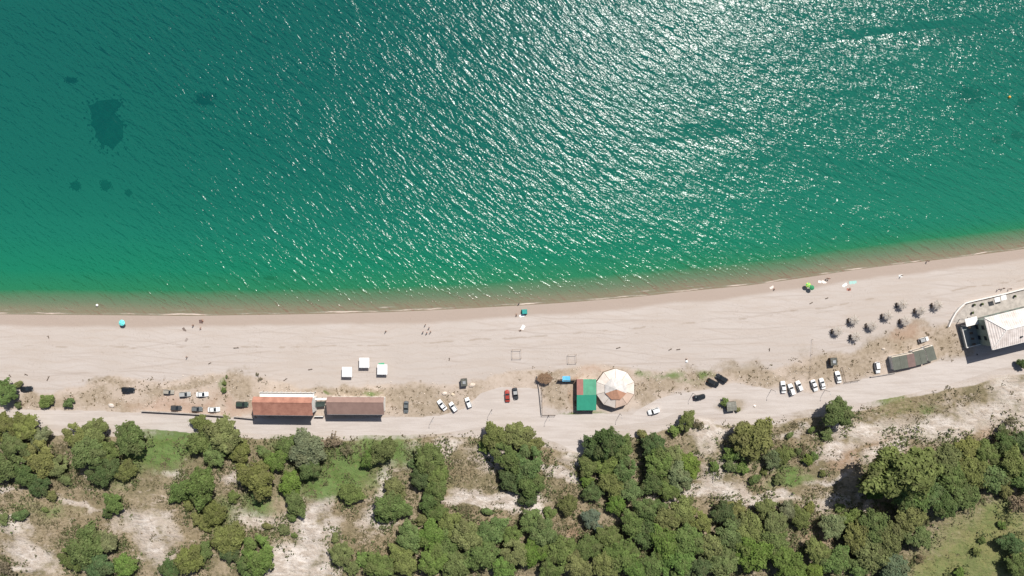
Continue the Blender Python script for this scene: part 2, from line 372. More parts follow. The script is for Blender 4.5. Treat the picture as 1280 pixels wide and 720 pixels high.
# green grass
gr = mixc(t, sstep(t, n_mid, 0.35, 0.65), (0.090, 0.140, 0.036), (0.120, 0.185, 0.055))
gr = mixc(t, math_n(t, 'MULTIPLY', sstep(t, n_fine, 0.5, 0.7), 0.6), gr, (0.19, 0.165, 0.08))
base = mixc(t, math_n(t, 'MULTIPLY', broken(agreen, n_two, 1.4, .3), 0.95), base, gr)
md = mixc(t, sstep(t, n_two, 0.4, 0.62), (0.195, 0.190, 0.075), (0.130, 0.160, 0.052))
base = mixc(t, math_n(t, 'MULTIPLY', broken(ameadow, n_two, 1.2, .3), 0.9), base, md)
# dirt road
rd = mixc(t, sstep(t, n_str, 0.4, 0.62), (0.500, 0.445, 0.408), (0.448, 0.393, 0.356))
rd = mixc(t, math_n(t, 'MULTIPLY', sstep(t, n_fine, 0.58, 0.72), 0.35), rd, (0.40, 0.33, 0.28))
rd = mixc(t, math_n(t, 'MULTIPLY', sstep(t, stretched(.05, 1.0, 1.6, 0.0, 3), 0.55, 0.66), 0.35), rd, (0.38, 0.315, 0.27))
base = mixc(t, math_n(t, 'MULTIPLY', broken(aroad, n_mid, 0.35, .14), 0.93), base, rd)
t.links.new(base, p.inputs['Base Color'])
p.inputs['Roughness'].default_value = 0.95; p.inputs['Specular IOR Level'].default_value = 0.15
b = N(t, 'ShaderNodeBump'); b.inputs['Distance'].default_value = 0.5
rough_fac = math_n(t, 'ADD', 0.12, math_n(t, 'MULTIPLY', math_n(t, 'MULTIPLY', ahill, math_n(t, 'SUBTRACT', 1.0, aroad)), 0.9))
t.links.new(math_n(t, 'MULTIPLY', math_n(t, 'ADD', n_fine, math_n(t, 'MULTIPLY', n_ero, 1.2)), rough_fac), b.inputs['Height']); t.links.new(b.outputs[0], p.inputs['Normal'])

xs = axis_pts(-215, 215, 0.6, 4000); ys = axis_pts(-122, 22, 0.5, 4000)
X, Y = np.meshgrid(xs, ys); Z = ground_z(X, Y)
far = np.clip((np.hypot(X, Y) - 260) / 600, 0, 1); Z = np.where(Y < shore_y(X) - 5, Z + far * 4, Z)
ground = grid_mesh('ground', X, Y, Z, gm); tag(ground, kind='structure', label='beach, dirt road and eroded hillside')
k = S * (H - Z) / H; PX = (X / k + 640); PY = (360 - Y / k)
WX = 46 * (fbm(X / 9, Y / 7, 31, 4) - .5); WY = 34 * (fbm(X / 9, Y / 7, 57, 4) - .5)
AMT = [0.07, 0.25, .6, .8, 0, .4, 1, 0, 1, .8]
A = [sample(m, (PX + WX * q).ravel(), (PY + WY * q).ravel()) for m, q in zip(MASKS, AMT)]
add_attr(ground, 'cover_a', np.stack(A[0:4], -1)); add_attr(ground, 'cover_b', np.stack(A[4:8], -1))
add_attr(ground, 'cover_c', np.stack([A[8], A[9], A[9], A[9]], -1))

# ------------------------------------------------------------------ the sea
wm = bpy.data.materials.new('sea_water'); wm.use_nodes = True; t = wm.node_tree
for n in list(t.nodes): t.nodes.remove(n)
out = N(t, 'ShaderNodeOutputMaterial')
tc = N(t, 'ShaderNodeTexCoord').outputs['Object']
a = N(t, 'ShaderNodeAttribute', attribute_name='sea'); sp = N(t, 'ShaderNodeSeparateColor'); t.links.new(a.outputs['Color'], sp.inputs[0])
offs = sp.outputs[0]; chop = sp.outputs[1]; scatter = sp.outputs[2]     # offs: 0 at the edge .. 1 at 400 photo px out
ramp = N(t, 'ShaderNodeValToRGB'); cr = ramp.color_ramp; cr.interpolation = 'LINEAR'
stops = [(0.0, (0.50, 0.30, 0.21)), (0.018, (0.42, 0.285, 0.195)), (0.04, (0.25, 0.255, 0.155)), (0.062, (0.14, 0.24, 0.12)), (0.078, (0.030, 0.235, 0.098)), (0.14, (0.0085, 0.222, 0.118)), (0.25, (0.0065, 0.180, 0.122)), (0.45, (0.0040, 0.130, 0.108)), (0.75, (0.0032, 0.104, 0.100)), (1.0, (0.003, 0.098, 0.098))]
cr.elements[0].position = 0; cr.elements[0].color = (*stops[0][1], 1); cr.elements[1].position = 1; cr.elements[1].color = (*stops[-1][1], 1)
for ps, c in stops[1:-1]:
    e = cr.elements.new(ps); e.color = (*c, 1)
nb = noise(t, tc, 0.012, 3); nb2 = noise(t, tc, 0.05, 4)
o2 = math_n(t, 'ADD', offs, math_n(t, 'MULTIPLY', math_n(t, 'MULTIPLY', math_n(t, 'SUBTRACT', nb2, 0.5), 0.10), sstep(t, offs, 0.03, 0.5)))
o2 = math_n(t, 'ADD', o2, math_n(t, 'MULTIPLY', math_n(t, 'SUBTRACT', nb2, 0.5), 0.012))
t.links.new(o2, ramp.inputs[0])
body = mixc(t, math_n(t, 'MULTIPLY', scatter, 1.0), ramp.outputs[0], (0.013, 0.20, 0.13))  # scattered light towards the right is put into the body colour
# waves: long crests from upper left to lower right, cross chop, ripples
def wv_n(ang, sx, sy, scale, d=3, r=0.5, dist=0.0):
    mp = N(t, 'ShaderNodeMapping', vector_type='TEXTURE'); mp.inputs['Rotation'].default_value = (0, 0, math.radians(ang)); mp.inputs['Scale'].default_value = (sx, sy, 1)
    t.links.new(tc, mp.inputs[0]); return noise(t, mp.outputs[0], scale, d, r, dist)
h1 = wv_n(-33, 8.5, 2.3, 1.0, 2, 0.5, 0.4)      # crest length / wavelength in metres
h2 = wv_n(-48, 3.2, 1.05, 1.0, 2, 0.5, 0.3)
h3 = wv_n(-15, 1.6, 0.62, 1.0, 2, 0.55)
hh = math_n(t, 'ADD', math_n(t, 'MULTIPLY', h1, WA[0]), math_n(t, 'ADD', math_n(t, 'MULTIPLY', h2, WA[1]), math_n(t, 'MULTIPLY', h3, WA[2])))
hh = math_n(t, 'MULTIPLY', hh, chop)
bp = N(t, 'ShaderNodeBump'); bp.inputs['Distance'].default_value = 1.0; bp.inputs['Strength'].default_value = 1.0; t.links.new(hh, bp.inputs['Height'])
# broken wash at the very edge
eg = math_n(t, 'ADD', offs, math_n(t, 'MULTIPLY', math_n(t, 'SUBTRACT', wv_n(0, 7, 3, 0.6, 3, 0.6), 0.5), 0.012))
line1 = math_n(t, 'MULTIPLY', sstep(t, eg, 0.0015, 0.0035), math_n(t, 'SUBTRACT', 1.0, sstep(t, eg, 0.0045, 0.0085)))
line2 = math_n(t, 'MULTIPLY', sstep(t, eg, 0.012, 0.015), math_n(t, 'SUBTRACT', 1.0, sstep(t, eg, 0.016, 0.021)))
fm = math_n(t, 'ADD', math_n(t, 'MULTIPLY', line1, sstep(t, wv_n(0, 12, 1.5, 0.5, 5, 0.7), 0.38, 0.62)), math_n(t, 'MULTIPLY', line2, math_n(t, 'MULTIPLY', sstep(t, wv_n(3, 9, 1.0, 0.5, 5, 0.7), 0.53, 0.66), 0.7)), clamp=True)
body = mixc(t, math_n(t, 'MULTIPLY', fm, 0.62), body, (0.75, 0.68, 0.62))
df = N(t, 'ShaderNodeBsdfDiffuse'); t.links.new(body, df.inputs[0])
tr = N(t, 'ShaderNodeBsdfTransparent'); tr.inputs[0].default_value = (0.25, 0.8, 0.7, 1)
op = math_n(t, 'MAXIMUM', math_n(t, 'ADD', 0.42, math_n(t, 'MULTIPLY', sstep(t, offs, 0.0, 0.10), 0.08)), fm)
m1 = N(t, 'ShaderNodeMixShader'); t.links.new(op, m1.inputs[0]); t.links.new(tr.outputs[0], m1.inputs[1]); t.links.new(df.outputs[0], m1.inputs[2])
gl = N(t, 'ShaderNodeBsdfGlossy'); gl.distribution = 'BECKMANN'; gl.inputs['Roughness'].default_value = WR; gl.inputs[0].default_value = (1, 1, 1, 1); t.links.new(bp.outputs[0], gl.inputs['Normal'])
fr = N(t, 'ShaderNodeFresnel'); fr.inputs[0].default_value = 1.34; t.links.new(bp.outputs[0], fr.inputs['Normal'])
m2 = N(t, 'ShaderNodeMixShader'); t.links.new(fr.outputs[0], m2.inputs[0]); t.links.new(m1.outputs[0], m2.inputs[1]); t.links.new(gl.outputs[0], m2.inputs[2])
t.links.new(m2.outputs[0], out.inputs[0])
xs = axis_pts(-215, 215, 2.0, 4000); dd = [-3, -1.5, 0, 1, 2, 3, 4, 6, 8, 10, 12, 15, 18, 22, 27] + list(np.arange(30, 150, 3.0))
s = 3.0
while dd[-1] < 5000: s *= 1.25; dd.append(dd[-1] + s)
X, D = np.meshgrid(xs, np.array(dd)); Y = shore_y(X) + D
sea = grid_mesh('sea_water', X, Y, X * 0, wm); tag(sea, kind='structure', label='turquoise sea with sun glitter')
px = X / S + 640; py = 360 - Y / S
off = np.clip(-dist_in(X, Y) / S / 400 * np.interp(px, [700, 1280], [1, 1.15]), 0, 1)
ch = np.interp(px, [0, 120, 260, 420, 640, 1000, 1280], [0.66, 0.82, 1.08, 1.10, 1.0, 1.15, 1.42]) * np.interp(off, [0, .02, .08, .2], [.35, .6, .85, 1])
def slick(cx, cy, rx, ry, a, amt):
    a = math.radians(a); u = ((px - cx) * math.cos(a) + (py - cy) * math.sin(a)) / rx; v = (-(px - cx) * math.sin(a) + (py - cy) * math.cos(a)) / ry
    return 1 - amt * np.exp(-(u * u + v * v) ** 1.5)
for q in ((1150, 40, 120, 9, -5, .5), (880, 172, 60, 14, -6, .5), (1080, 230, 90, 26, 20, .35), (1250, 240, 120, 60, 0, .35), (110, 200, 90, 130, 0, .3), (560, 60, 40, 10, 30, .2), (640, 330, 160, 20, 0, .2), (1270, 120, 60, 100, 0, .1)): ch = ch * slick(*q)
ch = ch * (0.62 + .76 * fbm(X / 26 + Y / 60, Y / 13, 41, 4))
dr = np.clip(np.interp(px, [700, 1200], [0, .65]), 0, 1) * np.interp(off, [.1, .3, .8], [1, 1, .6]) * np.interp(off, [0, .08, .12], [0, 0, 1])
add_attr(sea, 'sea', np.stack([off, ch, dr, off * 0 + 1], -1))

# dark seagrass beds on the sea floor
gmat = paint('seagrass', (0.02, 0.035, 0.025), 0.95, 0.9, 0.5)
def seagrass(outline, label):
    cx = sum(q[0] for q in outline) / len(outline); cy = sum(q[1] for q in outline) / len(outline); mb = MB()
    kz = (H - gz((cx - 640) * S, (360 - cy) * S)) / H; c = Vector(((cx - 640) * S * kz, (360 - cy) * S * kz, gz((cx - 640) * S * kz, (360 - cy) * S * kz)))
    n = 40; rings = 4; vs = [(0, 0, 1.0)]; fs = []
    m = len(outline)
    for r in range(1, rings + 1):
        for i in range(n):
            f = i / n * m; i0 = int(f) % m; i1 = (i0 + 1) % m; u = f - int(f); u = u * u * (3 - 2 * u)
            ox = outline[i0][0] * (1 - u) + outline[i1][0] * u - cx; oy = outline[i0][1] * (1 - u) + outline[i1][1] * u - cy
            j = 1 + rnd.uniform(-.14, .14) * (r / rings); q = r / rings * j
            vs.append((ox * q * S, -oy * q * S, 1.0 * (1 - (r / rings) ** 3) - (0.2 if r == rings else 0) + rnd.uniform(-.1, .1)))
    for i in range(n): fs.append((0, 1 + i, 1 + (i + 1) % n))
    for r in range(rings - 1):
        for i in range(n):
            a0 = 1 + r * n; fs.append((a0 + i, a0 + n + i, a0 + n + (i + 1) % n, a0 + (i + 1) % n))
    fs = [f[::-1] for f in fs]
    mb.add(vs, fs, True); ext = max(abs(v[0]) for v in vs)
    for q in range(int(26 + ext * 10)):            # loose clumps round the rim
        i = rnd.randrange(n); e_ = vs[1 + (rings - 1) * n + i]; k_ = rnd.uniform(.75, 1.3); rr_ = rnd.uniform(.15, .5) * min(1, .3 + ext * .12)
        mb.sphere((e_[0] * k_, e_[1] * k_, .2), rr_, 6, 4, .5)
    o = mb.build('seagrass_bed', gmat); o.location = c
    return tag(o, label, 'seagrass', 'dark seagrass beds under the water')
def blob(cx, cy, rx, ry, n=9): return [(cx + rx * math.cos(2 * math.pi * i / n) * rnd.uniform(.8, 1.15), cy + ry * math.sin(2 * math.pi * i / n) * rnd.uniform(.8, 1.15)) for i in range(n)]
seagrass([(108, 128), (122, 124), (150, 121), (153, 128), (143, 140), (156, 156), (155, 172), (140, 190), (126, 188), (118, 168), (112, 150)], 'largest dark seagrass bed, left part of the sea')
seagrass(blob(256, 124, 12, 9), 'faint seagrass bed amid the ripples right of the largest one')
seagrass(blob(95, 232, 7, 6), 'left of the two small round seagrass beds below the largest')
seagrass(blob(132, 232, 7.5, 6.5), 'right of the two small round seagrass beds below the largest')
seagrass(blob(161, 241, 4, 4), 'tiny seagrass bed just right of the two round ones')
seagrass(blob(90, 100, 7, 4), 'pale blurred seagrass bed above and left of the largest')
seagrass(blob(1212, 119, 15, 12), 'dark seagrass bed near the right edge, left of the orange buoy')
seagrass(blob(1278, 131, 9, 9), 'seagrass bed cut by the right edge below the buoy')
seagrass(blob(1271, 169, 8, 5), 'small seagrass bed low by the right edge')
seagrass(blob(1245, 175, 6, 4), 'faintest small seagrass bed near the right edge')
seagrass(blob(338, 347.5, 7, 2), 'thin dark seagrass streak close to the beach')

# ------------------------------------------------------------------ trees and shrubs
def leaf_material(name, trans=0.32):
    m, t, p = new_mat(name)
    oi = N(t, 'ShaderNodeObjectInfo'); at = N(t, 'ShaderNodeAttribute', attribute_name='leaf'); s = N(t, 'ShaderNodeSeparateColor'); t.links.new(at.outputs['Color'], s.inputs[0])
    tc = N(t, 'ShaderNodeTexCoord').outputs['Object']
    c1 = mixc(t, s.outputs[0], (0.62, 0.62, 0.62), (1.28, 1.28, 1.28))
    mm = N(t, 'ShaderNodeMix', data_type='RGBA', blend_type='MULTIPLY'); mm.inputs[0].default_value = 1
    t.links.new(oi.outputs['Color'], mm.inputs[6]); t.links.new(c1, mm.inputs[7])
    c2 = mixc(t, math_n(t, 'MULTIPLY', s.outputs[1], 0.55), mm.outputs[2], (0.14, 0.125, 0.065))
    t.links.new(c2, p.inputs['Base Color']); p.inputs['Roughness'].default_value = 0.7; p.inputs['Specular IOR Level'].default_value = 0.08
    tl = N(t, 'ShaderNodeBsdfTranslucent'); t.links.new(c2, tl.inputs[0])
    mx = N(t, 'ShaderNodeMixShader'); mx.inputs[0].default_value = trans
    t.links.new(p.outputs[0], mx.inputs[1]); t.links.new(tl.outputs[0], mx.inputs[2])
    t.links.new(mx.outputs[0], t.nodes['Material Output'].inputs[0]); return m
leafm = leaf_material('foliage'); barkm = paint('bark', (0.14, 0.10, 0.07), 0.95, 0.3, 3, bump=0.03)

def leaves_mesh(name, centres, normals, sizes, tone, dry, rs):
    """one small bent leaf clump (two triangles sharing an edge) at every centre"""
    n = len(centres); nn = normals / np.linalg.norm(normals, axis=1, keepdims=True)
    r = rs.normal(size=(n, 3)); u = np.cross(nn, r); u /= np.linalg.norm(u, axis=1, keepdims=True); v = np.cross(nn, u)
    s = sizes[:, None]; asp = rs.uniform(.55, 1.0, (n, 1))
    p0 = centres + u * s; p2 = centres - u * s * rs.uniform(.7, 1, (n, 1)); p1 = centres + v * s * asp - nn * s * .25; p3 = centres - v * s * asp * rs.uniform(.6, 1, (n, 1)) - nn * s * .25
    co = np.stack([p0, p1, p2, p3], 1).reshape(-1, 3).astype(np.float32)
    me = bpy.data.meshes.new(name); me.vertices.add(4 * n); me.vertices.foreach_set('co', co.ravel())
    me.loops.add(4 * n); me.loops.foreach_set('vertex_index', np.arange(4 * n, dtype=np.int32))
    me.polygons.add(n); me.polygons.foreach_set('loop_start', np.arange(0, 4 * n, 4, dtype=np.int32)); me.update()
    a = me.attributes.new('leaf', 'FLOAT_COLOR', 'POINT')
    c = np.stack([tone, dry, tone * 0, tone * 0 + 1], -1); a.data.foreach_set('color', np.repeat(c, 4, axis=0).astype(np.float32).ravel())
    me.materials.append(leafm); return me

def crown(seed, nl, leaf_n, size, rise, spread=0.62, elong=1.0):
    """a crown of unit radius and height `rise`, built of overlapping branch masses of many leaf clumps"""
    rs = np.random.RandomState(seed); C = []; Nn = []; S_ = []; T = []; D = []; lobes = []
    for k in range(nl):
        a = rs.uniform(0, 2 * math.pi); r = spread * 1.12 * rs.uniform(0, 1) ** .55 if k else 0
        lr = rs.uniform(.13, .34) * (1.35 if k < 4 else .95)
        cz = rise * (0.42 + 0.42 * (1 - (r / .8) ** 2) * rs.uniform(.7, 1.1)) 
        lobes.append((r * math.cos(a) * elong, r * math.sin(a) / elong, cz, lr, rs.uniform(.25, .75), rs.uniform(0, 1) ** 3))
    tot = sum(l[3] ** 2 for l in lobes)
    for (x, y, z, lr, tone, dry) in lobes:
        n = int(leaf_n * lr ** 2 / tot)
        d = rs.normal(size=(n, 3)); d[:, 2] = np.where(rs.uniform(size=n) < .75, np.abs(d[:, 2]), d[:, 2]); d /= np.linalg.norm(d, axis=1, keepdims=True)
        # bumpy surface made of sub-clumps
        sub = rs.normal(size=(9, 3)); sub /= np.linalg.norm(sub, axis=1, keepdims=True)
        q = (d @ sub.T).max(1)
        rad = lr * (0.62 + 0.42 * q ** 3) * np.where(rs.uniform(size=n) < .22, rs.uniform(.4, .9, n), rs.uniform(.9, 1.06, n))
        rad *= np.where(rs.uniform(size=n) < .08, rs.uniform(1.05, 1.4, n), 1)
        c = d * rad[:, None] * np.array([1, 1, min(1.0, rise)]) + np.array([x, y, z])
        C.append(c); Nn.append(d * .8 + rs.normal(size=(n, 3)) * .5 + np.array([0, 0, .75])); S_.append(size * rs.uniform(.5, 1.25, n))
        T.append(np.clip(tone + rs.normal(size=n) * .2, 0, 1)); D.append(np.clip(dry * .8 + (rs.uniform(size=n) < .08) * .7, 0, 1))
    Cc = np.concatenate(C); an = np.arctan2(Cc[:, 1], Cc[:, 0]); ph = rs.uniform(0, 6.28, 4)
    f_ = 1 + .09 * np.sin(2 * an + ph[0]) + .06 * np.sin(3 * an + ph[1]) + .06 * np.sin(5 * an + ph[2]) + .06 * np.sin(11 * an + ph[3]); Cc[:, :2] *= f_[:, None]; C = [Cc]
    return leaves_mesh('crown', np.concatenate(C), np.concatenate(Nn), np.concatenate(S_), np.concatenate(T), np.concatenate(D), rs), lobes

def trunk_mesh(lobes, h, r, rise, seed):
    """tapered trunk and limbs reaching into the branch masses; crown units scaled by r, crown base at h"""
    rs = random.Random(seed); mb = MB(); fork = (rs.uniform(-.05, .05) * r, rs.uniform(-.05, .05) * r, h)
    mb.tube((0, 0, -.6), (0, 0, h * .5), .055 * r, .042 * r, 7); mb.tube((0, 0, h * .5), fork, .042 * r, .034 * r, 7)
    for l in lobes[:9]:
        e = (l[0] * r, l[1] * r, h + (l[2] - .3 * rise) * r); m = tuple((fork[i] + e[i]) / 2 + rs.uniform(-.06, .06) * r for i in range(3))
        mb.tube(fork, m, .024 * r, .015 * r, 5); mb.tube(m, e, .015 * r, .006 * r, 5)
    return mb

BIG = [crown(100 + i, 32 + (i % 4) * 4, 6500, 0.062, 0.85, .66, (1.0, 1.12, .9, 1.05)[i % 4]) for i in range(6)]
SML = [crown(200 + i, 13 + i % 3, 1900, 0.10, 0.8, .55, (1.0, 1.25, .85)[i % 3]) for i in range(5)]
BARE = [crown(300 + i, 9, 520, 0.075, 0.8, .6) for i in range(2)]
_tr = {}
COLS = {'olive': (0.213, 0.234, 0.084), 'green': (0.156, 0.214, 0.072), 'dark': (0.108, 0.159, 0.058), 'bright': (0.161, 0.243, 0.058),
        'grey': (0.203, 0.234, 0.126), 'blue': (0.156, 0.194, 0.131), 'dry': (0.227, 0.189, 0.118), 'pale': (0.176, 0.208, 0.076)}
def plant(px, py, r, kind, label, hk=None, low=False, group=None):
    R_ = r * S; tree = r >= 11.5 and not low and kind != 'dry'
    if tree: k = rnd.randrange(len(BIG)); me, lobes = BIG[k]; h = hk if hk is not None else R_ * rnd.uniform(.25, .55)
    else:
        lib = BARE if kind == 'dry' else SML; k = rnd.randrange(len(lib)); me, lobes = lib[k]; h = hk if hk is not None else 0.05 * R_; k += 10 if kind != 'dry' else 20
    rise = .85 if tree else .8
    g = G(px, py, h + .45 * R_ * rise)
    nm, cat = ('tree', 'tree') if tree else ('shrub', 'shrub')
    root = empty(nm, g, rnd.uniform(-3.14, 3.14), label, cat, group or ('trees on the hillside' if tree else 'shrubs on the slope'))
    c = bpy.data.objects.new('crown' if tree else 'foliage', me); col.objects.link(c); c.parent = root
    c.location = (0, 0, h); sc_ = R_ * 1.15; c.scale = (sc_ * rnd.uniform(.9, 1.1), sc_ * rnd.uniform(.9, 1.1), sc_ * (rnd.uniform(.8, 1.0) if hk is None else .95))
    b_ = COLS[kind]; j = rnd.uniform(.88, 1.14); c.color = (b_[0] * j * rnd.uniform(.92, 1.1), b_[1] * j, b_[2] * j * rnd.uniform(.85, 1.15), 1)
    key = (k, round(h / R_, 1))
    if key not in _tr: _tr[key] = trunk_mesh(lobes, round(h / R_, 1) + .02, 1.0, rise, k).build('trunk' if tree else 'stems', barkm); tk = _tr[key]
    else: tk = _tr[key].copy(); col.objects.link(tk)
    tk.parent = root; tk.location = (0, 0, 0); tk.scale = (R_, R_, R_)
    tk.name = 'trunk' if tree else 'stems'
    return root
